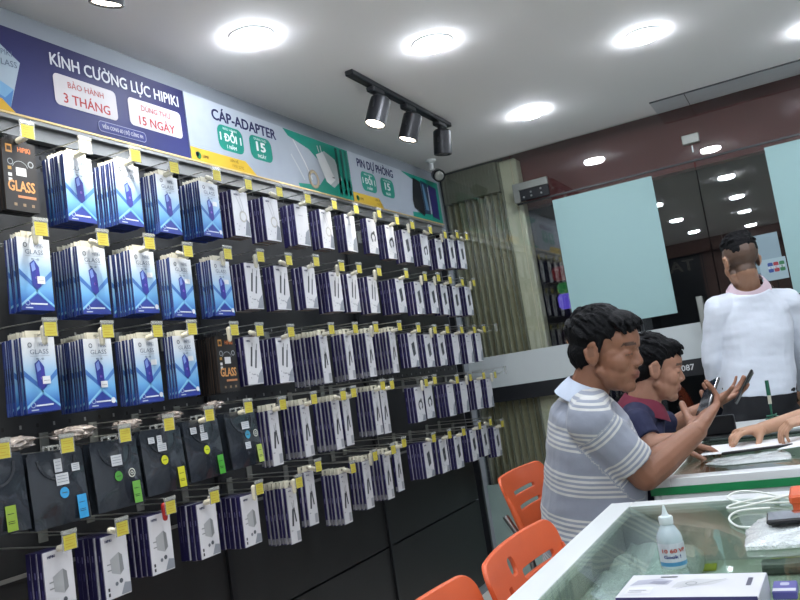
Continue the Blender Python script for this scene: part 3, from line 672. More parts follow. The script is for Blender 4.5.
b = MB(); b.bbox((0, -.05, 0), (.09, .05, .035), 'orange_plastic', .004); b.bbox((-.004, -.054, .030), (.094, .054, .048), 'orange_plastic', .004); o = b.build('orange_case'); o.location = (-.100, 1.81, TZ); tag(o, 'small orange plastic case at the right edge of the foreground counter', 'case')
# ---- on the green striped counter
GZ = 0.8305
wrap('bubble_wrap', [(-.35, 2.52), (-.30, 2.47), (-.12, 2.48), (-.125, 2.60), (-.15, 2.66), (-.33, 2.60)], GZ, 'thin bubble wrap sheet on the green striped counter before the papers', .006, 2)
def sheets(name, pts, z, label, mt='paper', t=.0012, bend=0):
    b = MB(); P = [Vector((x, y, z + dz)) for x, y, dz in pts]; b.add([p for p in P] + [p + Vector((0, 0, t)) for p in P], [tuple(range(len(P)))[::-1], tuple(range(len(P), 2 * len(P)))] + [(i, (i + 1) % len(P), (i + 1) % len(P) + len(P), i + len(P)) for i in range(len(P))], mt)
    return tag(b.build(name), label, 'paper')
mat('paper', 'dfe1e2', .6, var=.03)
sheets('paper_sheet', [(-.385, 2.66, .007), (-.12, 2.68, .007), (-.05, 2.90, .007), (-.37, 2.88, .007)], GZ, 'white paper lying flat under the reaching hands')
sheets('paper_sheet', [(-.16, 2.61, .010), (.05, 2.58, .028), (.10, 2.83, .050), (-.10, 2.86, .012)], GZ, 'white paper with one corner curled up under the bent hand at the right')
b = MB(); b.bbox((-.10, -.006, 0), (.10, .006, .008), 'black_plastic', .002); o = b.build('pen'); o.location = (-.215, 2.64, GZ + .010); o.rotation_euler = (0, -.02, .12); tag(o, 'black pen lying along the near edge of the white paper', 'pen')
e = empty('card_terminal', (-.335, 3.13, GZ), 'black angular stand on the green striped counter between the phones and hands', 'stand')
b = MB(); b.bbox((-.10, -.04, 0), (.10, .04, .012), 'black_plastic', .003); b.build('base', e)
b = MB(); b.bbox((-.12, .0, .012), (.025, .03, .078), 'black_metal', .004); b.build('upright_panel', e)
b = MB(); b.bbox((-.06, -.10, 0), (.26, -.045, .010), 'dark_glass_tray', .003); b.build('tray', e)
# rear ledge behind the counter with the pen on its stand
b = MB(); b.bbox((-.50, 3.46, .78), (.6, 3.78, .815), 'white_laminate', .003); b.bbox((-.48, 3.48, 0), (.58, 3.76, .78), 'dark_panel', .003)
tag(b.build('back_counter'), 'low white topped ledge behind the green striped counter, against the standing man', 'counter')
e = empty('pen_stand', (-.213, 3.60, .8155), 'green and white pen standing upright on a coiled green cord base', 'pen')
b = MB(); b.lathe([(.03, 0), (.03, .006), (.012, .010), (.006, .022), (.001, .023)], 'grey_case', seg=18); b.build('base', e)
b = MB(); b.tube([(.03 * math.cos(t * .9) * (1 - t * .03), .03 * math.sin(t * .9), .012 + .0015 * t) for t in range(15)], .003, 'green_plastic'); b.build('cord', e, True)
b = MB(); b.cyl((0, 0, .02), (.002, 0, .075), .0035, .0045, 'green_plastic'); b.cyl((.002, 0, .075), (.004, 0, .110), .007, mt='cream_plastic'); b.cyl((.004, 0, .110), (.006, 0, .170), .0085, .0075, 'green_plastic'); b.build('pen_body', e, True)

# ================================================================== orange chairs
def plate(outline, holes, t, bev=.002):
    cu = bpy.data.curves.new('p', 'CURVE'); cu.dimensions = '2D'; cu.fill_mode = 'BOTH'; cu.extrude = t / 2; cu.bevel_depth = bev; cu.bevel_resolution = 1
    for pts in [outline] + holes:
        sp = cu.splines.new('POLY'); sp.points.add(len(pts) - 1); sp.use_cyclic_u = True
        for p, q in zip(sp.points, pts): p.co = (q[0], q[1], 0, 1)
    o = bpy.data.objects.new('p', cu); COL.objects.link(o); me = o.to_mesh()
    vs = [v.co.copy() for v in me.vertices]; fs = [list(p.vertices) for p in me.polygons]
    o.to_mesh_clear(); bpy.data.objects.remove(o); bpy.data.curves.remove(cu)
    return vs, fs
def rrect(x0, y0, x1, y1, r, n=6):
    pts = []
    for (cx, cy, a0) in ((x1 - r, y0 + r, -90), (x1 - r, y1 - r, 0), (x0 + r, y1 - r, 90), (x0 + r, y0 + r, 180)):
        for k in range(n + 1): pts.append((cx + r * math.cos(math.radians(a0 + 90 * k / n)), cy + r * math.sin(math.radians(a0 + 90 * k / n))))
    out = []
    for p, q in zip(pts, pts[1:] + pts[:1]):
        L = math.hypot(q[0] - p[0], q[1] - p[1]); m = max(1, int(L / .03))
        out += [(p[0] + (q[0] - p[0]) * k / m, p[1] + (q[1] - p[1]) * k / m) for k in range(m)]
    return out
def slice_up(vs, fs):
    import bmesh
    me = bpy.data.meshes.new('t'); me.from_pydata([tuple(v) for v in vs], [], fs); bm = bmesh.new(); bm.from_mesh(me)
    for ax, lo, hi, n in ((0, -.21, .21, 18), (1, .02, .19, 6)):
        for k in range(n + 1):
            co = [0, 0, 0]; no = [0, 0, 0]; co[ax] = lo + (hi - lo) * k / n; no[ax] = 1
            bmesh.ops.bisect_plane(bm, geom=bm.verts[:] + bm.edges[:] + bm.faces[:], plane_co=co, plane_no=no)
    bm.verts.index_update(); out = [v.co.copy() for v in bm.verts], [[v.index for v in f.verts] for f in bm.faces]
    bm.free(); bpy.data.meshes.remove(me); return out
def make_chair(loc, rz, label, kind=0, W=.44, top=.85, H=.20):
    """faces +x; the backrest is the moulded orange shell with openings"""
    e = empty('orange_chair', loc, label, 'chair'); e.rotation_euler = (0, 0, rz)
    if kind == 0: holes = [rrect(-.060, .140, -.018, .178, .015), rrect(-.115, .112, -.088, .136, .006), rrect(.0, .122, .175, .143, .009)]
    else: holes = [rrect(-.10, .125, .10, .143, .008), rrect(-.10, .078, .10, .096, .008)]
    vs, fs = slice_up(*plate(rrect(-W / 2, 0, W / 2, H, .035), holes, .006))
    b = MB(); P = []
    for v in vs:
        # local: v.x across (y of chair), v.y up; curved and leaning back
        bend = .25 * (v.x ** 2) / W; P.append(Vector((v.z + bend - (v.y) * .30, v.x, top - H + v.y)))
    b.add(P, [f[::-1] for f in fs], 'orange_plastic')
    for sg in (-1, 1):
        xx = .25 * ((W / 2 - .005) ** 2) / W
        b.tube([(xx + .006 - k * .30, sg * (W / 2 - .004), top - H + k) for k in (.01, .06, .10, H * .72)], [.010, .012, .011, .004], 'orange_plastic', seg=10)
    b.build('backrest', e, True)
    b = MB(); vs, fs = plate(rrect(-.21, -.20, .21, .20, .06), [], .010, .004)
    b.add([Vector((v.x + .24, v.y, .45 + v.z - .02 * math.cos(v.x * 6) * math.cos(v.y * 6))) for v in vs], fs, 'orange_plastic'); b.build('seat', e, True)
    for sg in (-1, 1):
        b = MB(); b.tube([(-.040, sg * .185, top - .12), (.02, sg * .19, top - H - .02), (.05, sg * .19, .44), (.02, sg * .20, .25), (-.03, sg * .21, .012)], .010, 'steel', seg=10); b.build('rear_leg', e, True)
        b = MB(); b.tube([(.07, sg * .17, .425), (.36, sg * .17, .425), (.41, sg * .18, .38), (.45, sg * .20, .012)], .010, 'steel', seg=10); b.build('front_leg', e, True)
    for (x, y) in ((-.03, .21), (-.03, -.21), (.45, .20), (.45, -.20)):
        b = MB(); b.cyl((x, y, 0), (x, y, .03), .013, mt='black_plastic'); b.build('foot_cap', e)
    return e
make_chair((-.572, 1.585, 0), 0.02, 'orange chair with a round hole and slots, nearest the seated man in stripes')
make_chair((-.585, 1.14, 0), 0.03, 'orange chair cut off by the bottom edge, nearest the camera')
make_chair((-.935, 2.66, 0), -0.02, 'orange chair with two long slots behind the two seated customers, near the gate', 1, W=.42)
# ================================================================== people
TMP = bpy.data.scenes.new('workbench')
def solidify_blob(mb, voxel, smooth=3, fold=0.0, fscale=(9, 9, 9), seed=0, fac=.5):
    """one continuous skin over all the shapes in mb: returns (verts, faces)"""
    o = mb.build('blob'); md = o.modifiers.new('r', 'REMESH'); md.mode = 'VOXEL'; md.voxel_size = voxel; md.use_smooth_shade = True
    if smooth: ms = o.modifiers.new('s', 'SMOOTH'); ms.iterations = smooth; ms.factor = fac
    COL.objects.unlink(o); TMP.collection.objects.link(o)
    vl = TMP.view_layers[0]; vl.update(); dg = vl.depsgraph; me = bpy.data.meshes.new_from_object(o.evaluated_get(dg))
    old = o.data; bpy.data.objects.remove(o); bpy.data.meshes.remove(old)
    if fold:
        nn = [v.normal.copy() for v in me.vertices]; cc = []
        for v, nv in zip(me.vertices, nn):
            c = v.co; n = noise.noise(Vector((c.x * fscale[0] + seed, c.y * fscale[1], c.z * fscale[2]))) + .5 * noise.noise(Vector((c.x * fscale[0] * 2.3, c.y * fscale[1] * 2.3 + seed, c.z * fscale[2] * 2.3)))
            cc += (c + nv * fold * n)[:]
        me.vertices.foreach_set('co', cc)
    return me
def finish(me, name, parent, mt, colfn=None, attr=None):
    me.name = name; me.materials.clear(); me.materials.append(MATS[mt])
    me.polygons.foreach_set('use_smooth', [True] * len(me.polygons))
    if colfn:
        ca = me.color_attributes.new('Col', 'FLOAT_COLOR', 'POINT'); buf = []
        for v in me.vertices: buf += [*colfn(v.co), 1]
        ca.data.foreach_set('color', buf)
    if attr:
        at_ = me.attributes.new('stripe', 'FLOAT', 'POINT'); at_.data.foreach_set('value', [attr(v.co) for v in me.vertices])
    o = bpy.data.objects.new(name, me); COL.objects.link(o); o.parent = parent
    if parent is not None: o.matrix_parent_inverse = Matrix.Translation(-parent.location)
    return o
def frame(o, f, up=(0, 0, 1), pitch=0, roll=0, s=1):
    f = Vector(f).normalized(); l = Vector(up).cross(f).normalized(); u = f.cross(l)
    m = Matrix((f, l, u)).transposed()
    m = m @ Matrix.Rotation(pitch, 3, 'Y') @ Matrix.Rotation(roll, 3, 'X')
    m = (m * s).to_4x4(); m.translation = Vector(o); return m
def head_shapes(b, M):
    E = lambda c, r: b.ell(c, r, M)
    def C(p, q, r0, r1):
        sc = M.to_scale()[0]; b.capsule(M @ Vector(p), M @ Vector(q), r0 * sc, r1 * sc)
    E((-.012, 0, .042), (.094, .074, .080)); E((.026, 0, -.010), (.060, .060, .080)); E((.045, 0, .035), (.050, .058, .052))
    E((.028, 0, -.056), (.056, .056, .052)); E((.062, 0, -.050), (.026, .034, .040))
    C((.0, .046, -.050), (.046, .022, -.086), .016, .018); C((.0, -.046, -.050), (.046, -.022, -.086), .016, .018)
    E((.060, 0, -.092), (.024, .026, .020)); E((.02, 0, -.07), (.05, .045, .035))
    C((.076, .034, .022), (.084, .012, .022), .010, .010); C((.076, -.034, .022), (.084, -.012, .022), .010, .010)   # brow
    C((.080, 0, .012), (.095, 0, -.024), .008, .0115); E((.089, .011, -.031), (.011, .008, .008)); E((.089, -.011, -.031), (.011, .008, .008))
    C((.081, .012, -.058), (.081, -.012, -.058), .0095, .0095); E((.0865, 0, -.0545), (.007, .019, .0055)); E((.085, 0, -.0655), (.007, .017, .006))
    for s in (-1, 1):
        E((.070, .030 * s, .000), (.015, .017, .013)); E((.046, .034 * s, -.026), (.034, .026, .034))
        E((-.010, .074 * s, -.004), (.020, .009, .031)); C((-.018, .078 * s, .020), (-.004, .080 * s, .026), .006, .006); C((-.028, .080 * s, .008), (-.022, .080 * s, -.018), .006, .005)
        C((-.004, .080 * s, .026), (.006, .078 * s, .012), .005, .004)
def head_color(M, base, lip, brow='1a1512', clipped_hair=None):
    inv = M.inverted(); B = lin(base); L = lin(lip); K = lin(brow)
    def f(p):
        q = inv @ p; c = list(B)
        def mixto(T, k): 
            for i in range(3): c[i] = c[i] + (T[i] - c[i]) * k
        if q.length < .2:
            y = abs(q.y)
            if q.x > .066 and -.072 < q.z < -.050 and y < .024: mixto(L, .75 * max(0, 1 - (y / .026) ** 2))
            if q.x > .066 and abs(q.z + .0605) < .0018 and y < .022: mixto(K, .45)
            if q.x > .055 and .014 < y < .050 and abs(q.z - (.026 - (y - .03) ** 2 * 8)) < .0045: mixto(K, .8)
            if q.x > .055 and .016 < y < .045 and abs(q.z + .003 + (y - .03) ** 2 * 14) < .0022: mixto(K, .75)
            if y > .071 and abs(q.x + .012) < .010 and abs(q.z - .004) < .014 and y < .0835: mixto(K, .25)
            if clipped_hair: clipped_hair(q, mixto, K)
        return tuple(c)
    return f
def hair_shapes(b, M, style, seed=1):
    rr = random.Random(seed); E = lambda c, r: b.ell(c, r, M)
    sc = M.to_scale()[0]
    def flow(cen, rad, n, trange, urange, L, r0, r1, down, fwd):
        for k in range(n):
            t = rr.uniform(*trange); u = rr.uniform(*urange)
            nrm = Vector((math.cos(t) * math.cos(u), math.sin(t) * math.cos(u), math.sin(u)))
            a = Vector((cen[0] + rad[0] * nrm.x, cen[1] + rad[1] * nrm.y, cen[2] + rad[2] * nrm.z))
            d = Vector((fwd, rr.uniform(-.35, .35), -down * (1 - nrm.z * .5))); d = (d - nrm * d.dot(nrm)).normalized(); Lk = rr.uniform(.7, 1.3) * L
            p1 = a + d * Lk * .55 + nrm * .002; p2 = a + d * Lk - nrm * .0005
            b.capsule(M @ a, M @ p1, r0 * sc, r0 * .8 * sc, 'hair', 6); b.capsule(M @ p1, M @ p2, r0 * .8 * sc, r1 * sc, 'hair', 6)
    if style == 'full':
        E((-.020, 0, .056), (.094, .081, .078)); E((-.052, 0, .004), (.052, .071, .060)); E((.040, 0, .086), (.052, .062, .034))
        for s in (-1, 1): b.capsule(M @ Vector((.010, .066 * s, .045)), M @ Vector((.006, .071 * s, .006)), .013 * sc, .006 * sc, 'hair')
        flow((-.020, 0, .056), (.092, .079, .076), 170, (-PI, PI), (.0, 1.45), .034, .0055, .0022, .5, .6)
        flow((-.052, 0, .004), (.050, .069, .058), 60, (PI * .55, PI * 1.45), (-.7, .3), .022, .005, .002, 1, .1)
        for k in range(44):   # fringe
            y = rr.uniform(-.058, .058); a = Vector((.068 - y * y * 6 + rr.uniform(-.02, .008), y, .086 + rr.uniform(-.012, .016)))
            p1 = a + Vector((.018, y * .1, -.010)); p2 = p1 + Vector((.008, rr.uniform(-.01, .01), rr.uniform(-.018, -.006)))
            b.capsule(M @ a, M @ p1, .0075 * sc, .006 * sc, 'hair', 6); b.capsule(M @ p1, M @ p2, .006 * sc, .002 * sc, 'hair', 6)
    else:  # longer on top, clipped sides
        E((-.008, 0, .078), (.092, .072, .060)); E((.045, 0, .090), (.045, .058, .034)); E((-.03, .0, .060), (.072, .070, .058)); E((-.05, 0, .045), (.052, .064, .050))
        flow((-.008, 0, .078), (.090, .070, .058), 120, (-PI, PI), (.0, 1.4), .028, .006, .002, .2, .7)
def hand_shapes(b, W, f, pn, side, curls, thumb=(.6, .75, .25), s=1.0, spread=.06, tb=.5, thick=1.0):
    """W wrist, f towards the fingers, pn where the palm faces, side +1/-1 picks the thumb edge"""
    f = Vector(f).normalized(); pn = Vector(pn); pn = (pn - f * pn.dot(f)).normalized(); t = f.cross(pn) * side
    W = Vector(W)
    rings = []
    for (d, hw, ht) in ((-.01, .026, .020), (.01, .028, .019), (.03, .035, .018), (.055, .040, .0155), (.08, .041, .013), (.094, .038, .0105)):
        rings.append([W + f * d * s + t * math.cos(a) * hw * s + pn * math.sin(a) * ht * s * thick for a in [2 * PI * k / 14 for k in range(14)]])
    b.rings(rings, 'skin')
    b.capsule(W + (f * .02 + t * .022 + pn * .008) * s, W + (f * .055 + t * .030 + pn * .008) * s, .015 * s, .012 * s)
    for i, (off, L, r) in enumerate(((.030, (.040, .024, .020), .0088), (.0105, (.044, .027, .021), .0090), (-.010, (.041, .025, .020), .0085), (-.0285, (.032, .020, .018), .0076))):
        p = W + (f * (.086 - abs(off) * .18) + t * off) * s; a = 0; d0 = (f + t * off / .03 * spread).normalized()
        c = curls[i]; c = c if isinstance(c, (list, tuple)) else (c, c * 1.1, c * .7)
        for k in range(3):
            a += c[k]; d = d0 * math.cos(a) + pn * math.sin(a); q = p + d * L[k] * s
            b.capsule(p, q, r * s * (1 - .07 * k), r * s * (.94 - .09 * k)); p = q
    d = (f * thumb[0] + t * thumb[1] + pn * thumb[2]).normalized(); p = W + (f * .025 + t * .026 + pn * .004) * s
    for k, (L, r) in enumerate(((.042, .0125), (.034, .0105), (.027, .0095))):
        q = p + d * L * s; b.capsule(p, q, r * s, r * .9 * s); p = q; d = (d + (f * .35 + pn * .25) * tb).normalized()
def torso_rings(cs, f, n=24):
    """cs: list of (centre, half depth, half width, squareness)"""
    out = []; f = Vector(f).normalized()
    for i, (c, hd, hw) in enumerate(cs):
        up = (cs[min(i + 1, len(cs) - 1)][0] - cs[max(i - 1, 0)][0]).normalized()
        l = up.cross(f).normalized(); ff = l.cross(up).normalized(); ring = []
        for k in range(n):
            a = 2 * PI * k / n; ca, sa = math.cos(a), math.sin(a); e = .8
            ring.append(c + ff * hd * math.copysign(abs(ca) ** e, ca) + l * hw * math.copysign(abs(sa) ** e, sa))
        out.append(ring)
    return out
def seg_d(p, a, b):
    ab = b - a; t = max(0, min(1, (p - a).dot(ab) / ab.length_squared)); return (p - a - ab * t).length, t

def person(name_label, head, f_head, pitch, hs, spine, f_body, arms, legs, base, skin, lip, shirt, shirt_mt, sleeve, trousers, hair, seed, collar=None, roll=0, vox=.0036, belt=None, clipped_sides=None, neck_r=.052, foldamp=.005, s_from=0):
    e = empty('person', base, name_label, 'person')
    M = frame(head, f_head, pitch=pitch, s=hs, roll=roll)
    b = MB(); head_shapes(b, M)
    nb = spine[-1][0]
    b.capsule(M @ Vector((-.032, 0, -.045)), nb + Vector((0, 0, .0)), neck_r * hs * .98, neck_r * 1.12)
    b.rings(torso_rings([(c, d * (.90 if i < len(spine) - 2 else .74), w * (.90 if i < len(spine) - 2 else .78)) for i, (c, d, w) in enumerate(spine)], f_body), 'skin')
    for A in arms:
        sh, el, wr = A['j']; k = A.get('k', 1)
        b.capsule(sh, el, .046 * k, .040 * k); b.capsule(el, el.lerp(wr, .35), .040 * k, .041 * k); b.capsule(el.lerp(wr, .35), wr, .041 * k, .026 * k, sq=(A['pn'] if A['pn'].cross(wr - el).length > .05 else None, 1.0) if False else None)
        hand_shapes(b, wr, A['f'], A['pn'], A['side'], A['curl'], A.get('thumb', (.6, .75, .25)), A.get('s', 1), A.get('spread', .06), A.get('tb', .5))
    for (hp, kn, an, ft) in legs:
        b.capsule(hp, kn, .078, .055); b.capsule(kn, an, .054, .036); b.capsule(an - Vector((0, 0, .03)), an + (ft - an).normalized() * .05 - Vector((0, 0, .03)), .035, .032)
    body = finish(solidify_blob(b, vox, 3), 'body', e, 'skin', head_color(M, skin, lip, clipped_hair=clipped_sides))
    # hair
    b = MB(); hair_shapes(b, M, hair, seed); finish(solidify_blob(b, .0030, 1), 'hair', e, 'hair')
    # shirt
    b = MB(); b.rings(torso_rings(([(spine[0][0].lerp(spine[1][0], .55), spine[1][1] * .99, spine[1][2] * .99)] if s_from else []) + [(c, d, w) for c, d, w in spine[s_from:-1]] + [(spine[-1][0] - Vector((0, 0, .022)), .070, .078)], f_body), 'skin')
    top = spine[-2]; l = Vector((0, 0, 1)).cross(Vector(f_body)).normalized()
    for A in arms:
        sh, el, wr = A['j']; q = sh.lerp(el, min(1, sleeve)); kk = A.get('k', 1)
        sgn = 1 if (sh - spine[-2][0]).dot(l) > 0 else -1
        b.capsule(spine[-2][0] + Vector((0, 0, .012)) + l * .04 * sgn, sh + Vector((0, 0, -.004)), .066, .062 * kk)
        b.capsule(sh, q, .061 * kk, (.058 if sleeve < 1 else .050) * kk, flat1=(sleeve < 1))
        if sleeve > 1: b.capsule(el, el.lerp(wr, sleeve - 1), .050 * kk, .036 * kk, flat1=True)
    b.capsule(spine[-2][0] + Vector((0, 0, -.02)), spine[-1][0] + Vector((0, 0, -.025)), .075, .066, flat1=True)
    arm_segs = [(A['j'][0], A['j'][1]) for A in arms]; z0 = spine[0][0]
    def stripe(p):
        best = (p - z0).dot((spine[-2][0] - z0).normalized())
        for (s0, s1) in arm_segs:
            d, t = seg_d(p, s0, s1)
            if t > .12 and d < .075: return .30 - t * (s1 - s0).length * 1.0 + .012
        return best
    finish(solidify_blob(b, .0055, 3, foldamp, (7, 7, 16), seed), shirt, e, shirt_mt, attr=stripe)
    # collar
    if collar:
        c = spine[-1][0]; up = ((M @ Vector((-.032, 0, -.045))) - c).normalized(); ff = Vector(f_body).normalized(); ff = (ff - up * ff.dot(up)).normalized(); ll = up.cross(ff); b = MB()
        rings = []
        for (h, r) in ((-.030, .088), (-.012, .076), (.012, .066), (.022, .063), (.018, .068), (-.006, .082), (-.032, .094)) if collar[1] == 'fold' else ((-.028, .078), (-.010, .070), (.004, .0655), (.006, .069), (-.008, .074), (-.028, .083)):
            rings.append([c + up * (h + (.0 if math.cos(a) < 0 else -.030 * math.cos(a) ** 2)) + (ff * math.cos(a) * 1.0 + ll * math.sin(a)) * r for a in [2 * PI * k / 28 for k in range(28)]])
        b.rings(rings + [rings[0]], collar[0], cap=False); o = b.build('collar', None, True); o.parent = e; o.matrix_parent_inverse = Matrix.Translation(-e.location)
    # trousers
    b = MB(); b.rings(torso_rings([(spine[0][0] - Vector((0, 0, .10)), spine[0][1] * .9, spine[0][2]), (spine[0][0], spine[0][1] * 1.0, spine[0][2] * 1.0), (spine[0][0].lerp(spine[1][0], belt or .25), spine[0][1] * (.985 if not belt else 1.07), spine[0][2] * (.98 if not belt else 1.04))], f_body), 'skin')
    for (hp, kn, an, ft) in legs:
        b.capsule(hp, kn, .092, .066); b.capsule(kn, an + Vector((0, 0, .03)), .066, .052, flat1=True)
    finish(solidify_blob(b, .008, 4, .004, (8, 8, 8), seed + 3), 'trousers', e, trousers)
    for (hp, kn, an, ft) in legs:
        b = MB(); d = (ft - an); d.z = 0; d = d.normalized(); s_ = Vector((0, 0, 1)).cross(d); g = Vector((an.x, an.y, 0))
        rs = []
        for (x, hw, ht) in ((-.07, .028, .05), (-.05, .036, .075), (0, .038, .085), (.06, .042, .06), (.12, .045, .042), (.165, .038, .032), (.185, .015, .02)):
            rs.append([g + d * x + s_ * hw * math.cos(a) + Vector((0, 0, ht / 2 + ht / 2 * math.sin(a))) for a in [2 * PI * k / 14 for k in range(14)]])
        b.rings(rs, 'black_plastic'); o = b.build('shoe', None, True); o.parent = e; o.matrix_parent_inverse = Matrix.Translation(-e.location)
    return e
# striped knit: groups of fine pale lines on grey blue
sm = mat('striped_knit', '868c98', 0.85, var=.04, bump=.1, bscale=60, sheen=.2); nt = sm.node_tree
at_n = nt.nodes.new('ShaderNodeAttribute'); at_n.attribute_name = 'stripe'
def mth(op, a, b2=None):
    n = nt.nodes.new('ShaderNodeMath'); n.operation = op
    for i, v in enumerate((a, b2)):
        if v is None: continue
        if isinstance(v, (int, float)): n.inputs[i].default_value = v
        else: nt.links.new(v, n.inputs[i])
    return n.outputs[0]
s0 = at_n.outputs['Fac']
grp = mth('LESS_THAN', mth('FRACT', mth('DIVIDE', s0, .125)), .56)
ln = mth('LESS_THAN', mth('FRACT', mth('DIVIDE', s0, .0135)), .5)
msk = mth('MULTIPLY', grp, ln)
mxs = nt.nodes.new('ShaderNodeMix'); mxs.data_type = 'RGBA'; old = [n for n in nt.nodes if n.type == 'MIX' and n is not mxs][0]
nt.links.new(msk, mxs.inputs[0]); nt.links.new(old.outputs[2], mxs.inputs[6]); mxs.inputs[7].default_value = (*lin('bfc0bc'), 1)
nt.links.new(mxs.outputs[2], nt.nodes['Principled BSDF'].inputs['Base Color'])

V = Vector
# --- 1: man in the striped polo, seated in profile, phone in his right hand
FB = V((.90, .44, 0)).normalized(); LB = V((0, 0, 1)).cross(FB)
hp = at(586, 590, 2.42); hp.z = .50
sp = [(at(592, 572, 2.36), .135, .180), (at(594, 528, 2.36), .150, .178), (at(594, 486, 2.36), .142, .172), (at(592, 446, 2.36), .130, .182), (at(588, 412, 2.36), .105, .170), (at(589, 390, 2.35), .055, .062)]
W1 = at(697, 431, 2.27); F1 = (at(722, 393, 2.31) - W1).normalized() * .85 + V((-.06, .50, 0)); F1.normalize(); N1 = -RX * .80 + RY * .50; N1 = (N1 - F1 * N1.dot(F1)).normalized()
R = dict(j=(at(590, 421, 2.20), at(645, 475, 2.20), W1), f=F1, pn=N1, side=-1, curl=[(.10, .40, .4), (.15, .5, .5), (.25, .6, .5), (.4, .7, .5)], thumb=(.80, .42, .42), tb=.10, s=1.14, k=1.08)
L = dict(j=(at(606, 420, 2.50), at(640, 470, 2.56), at(672, 446, 2.60)), f=V((.9, .2, -.1)), pn=V((0, 0, -1)), side=-1, curl=[.25, .3, .3, .35], s=.95)
hip = sp[0][0]; lg = []
for sg in (-1, 1):
    h0 = hip + LB * .09 * sg + V((0, 0, -.02)); kn = h0 + FB * .10 + LB * .02 * sg + V((0, 0, 0)); kn = V((h0.x + .30, h0.y + .10 + .03 * sg, .47)); lg.append((V((h0.x, h0.y, .50)), kn, V((kn.x + .0, kn.y, .09)), V((kn.x + .1, kn.y + .03, .03))))
def p1():
    global lg
    hx, hy = hip.x, hip.y
    lg = [(V((hx + .02, hy - .02, .52)), V((-.60, 2.205, .50)), V((-.64, 2.205, .09)), V((-.5, 2.205, .03))), (V((hx + .02, hy + .17, .52)), V((-.56, 2.42, .50)), V((-.60, 2.40, .09)), V((-.5, 2.42, .03)))]
    return person('man in a grey and white striped polo seated in profile, holding up a phone', at(606, 352, 2.32), (.985, -.16, 0), .16, 1.02, sp, FB, [R, L], lg, (hx, hy, 0), '9a6a50', '86483f', 'polo_shirt', 'striped_knit', .80, 'denim', 'full', 4, ('pale_knit', 'fold'))
p1()
phone('smartphone', W1 + F1 * .135 + N1 * .024, F1 + RY * .5, N1.cross(F1), .122, .060, 'dark phone held up by the man in the striped polo')
# --- 2: young man in navy, leaning on the counter behind him
FB2 = V((.93, .36, 0)).normalized()
sp2 = [(V((-.60, 2.86, .56)), .11, .16), (at(630, 520, 2.86), .115, .158), (at(632, 485, 2.84), .112, .152), (at(634, 450, 2.82), .108, .160), (at(637, 420, 2.81), .088, .148), (at(644, 401, 2.79), .050, .055)]
R2 = dict(j=(at(637, 424, 2.66), at(652, 446, 2.60), at(686, 439, 2.62)), f=at(702, 452, 2.62) - at(686, 439, 2.62), pn=V((0, 0, -1)), side=-1, curl=[.35, .35, .4, .45], s=.85, k=.84)
L2 = dict(j=(at(652, 424, 2.95), at(676, 424, 2.99), at(711, 405, 2.92)), f=at(732, 393, 2.90) - at(712, 404, 2.92), pn=V((-.2, -.35, .8)), side=1, curl=[(.1, .25, .2), (.25, .35, .25), (.2, .3, .2), (.3, .3, .2)], thumb=(.8, .5, .5), s=.92, k=.82, spread=.22)
hx, hy = sp2[0][0].x, sp2[0][0].y
lg2 = [(V((hx + .02, hy - .09, .53)), V((-.56, 2.80, .50)), V((-.60, 2.78, .09)), V((-.45, 2.78, .03))), (V((hx + .02, hy + .09, .53)), V((-.55, 2.99, .50)), V((-.58, 2.97, .09)), V((-.45, 2.98, .03)))]
person('young man in a navy shirt leaning on the counter, looking down at a phone', at(655, 370, 2.78), (.94, .30, 0), .20, .94, sp2, FB2, [R2, L2], lg2, (hx, hy, 0), 'b3836a', '96544c', 'navy_shirt', 'navy_knit', .72, 'dark_cloth', 'full', 11, ('maroon_knit', 'fold'), vox=.0038)
phone('smartphone', at(744, 387, 2.86), at(753, 371, 2.86) - at(736, 403, 2.86), at(744, 386, 3) - at(744, 386, 2) + V((.16, 0, 0)), .130, .064, 'dark phone held edge on before the black trousers of the standing man')
# --- 3: man in the white shirt, standing with his back to us
FB3 = V((-.34, .94, 0)).normalized()
def D(px, py, d=3.56): return at(px, py, d)
sp3 = [(D(760, 412), .100, .150), (D(757, 378), .110, .158), (D(756, 354), .108, .152), (D(754, 330), .110, .158), (D(751, 306), .094, .150), (D(748, 285, 3.54), .050, .054)]
A3 = dict(j=(D(718, 310), D(713, 360, 3.60), D(719, 398, 3.70)), f=V((.3, .6, -.4)), pn=V((.7, 0, -.2)), side=-1, curl=[.4, .4, .5, .5], s=.95)
B3 = dict(j=(D(787, 302), D(802, 350, 3.60), D(806, 396, 3.70)), f=V((-.2, .6, -.5)), pn=V((-.7, 0, -.2)), side=1, curl=[.4, .4, .5, .5], s=.95)
hx, hy = sp3[0][0].x, sp3[0][0].y
l3 = V((0, 0, 1)).cross(FB3)
lg3 = [(V((hx, hy, .80)) + l3 * .085 * sg, V((hx, hy, .46)) + l3 * .10 * sg + FB3 * .02, V((hx, hy, .09)) + l3 * .11 * sg, V((hx, hy, .03)) + l3 * .13 * sg + FB3 * .2) for sg in (-1, 1)]
def hs3(q, mixto, K):  # short clipped hair on the sides and nape, coloured onto the skin
    if q.x < .052 + (.0 if q.z > 0 else -.03) and q.z > -.052 and abs(q.y) < .0735 or (q.x < .04 and q.z > .035): mixto(lin('3a3431'), .78)
person('man in a long sleeved white shirt and black trousers standing with his back turned', D(741, 262, 3.52), (-.50, .86, 0), .10, .95, sp3, FB3, [A3, B3], lg3, (hx, hy, 0), 'b98d70', '9a5a50', 'white_shirt', 'shirt_white', 1.85, 'dark_cloth', 'top', 21, ('pink_cloth', 'fold'), vox=.0042, neck_r=.045, belt=.86, clipped_sides=hs3, s_from=1)
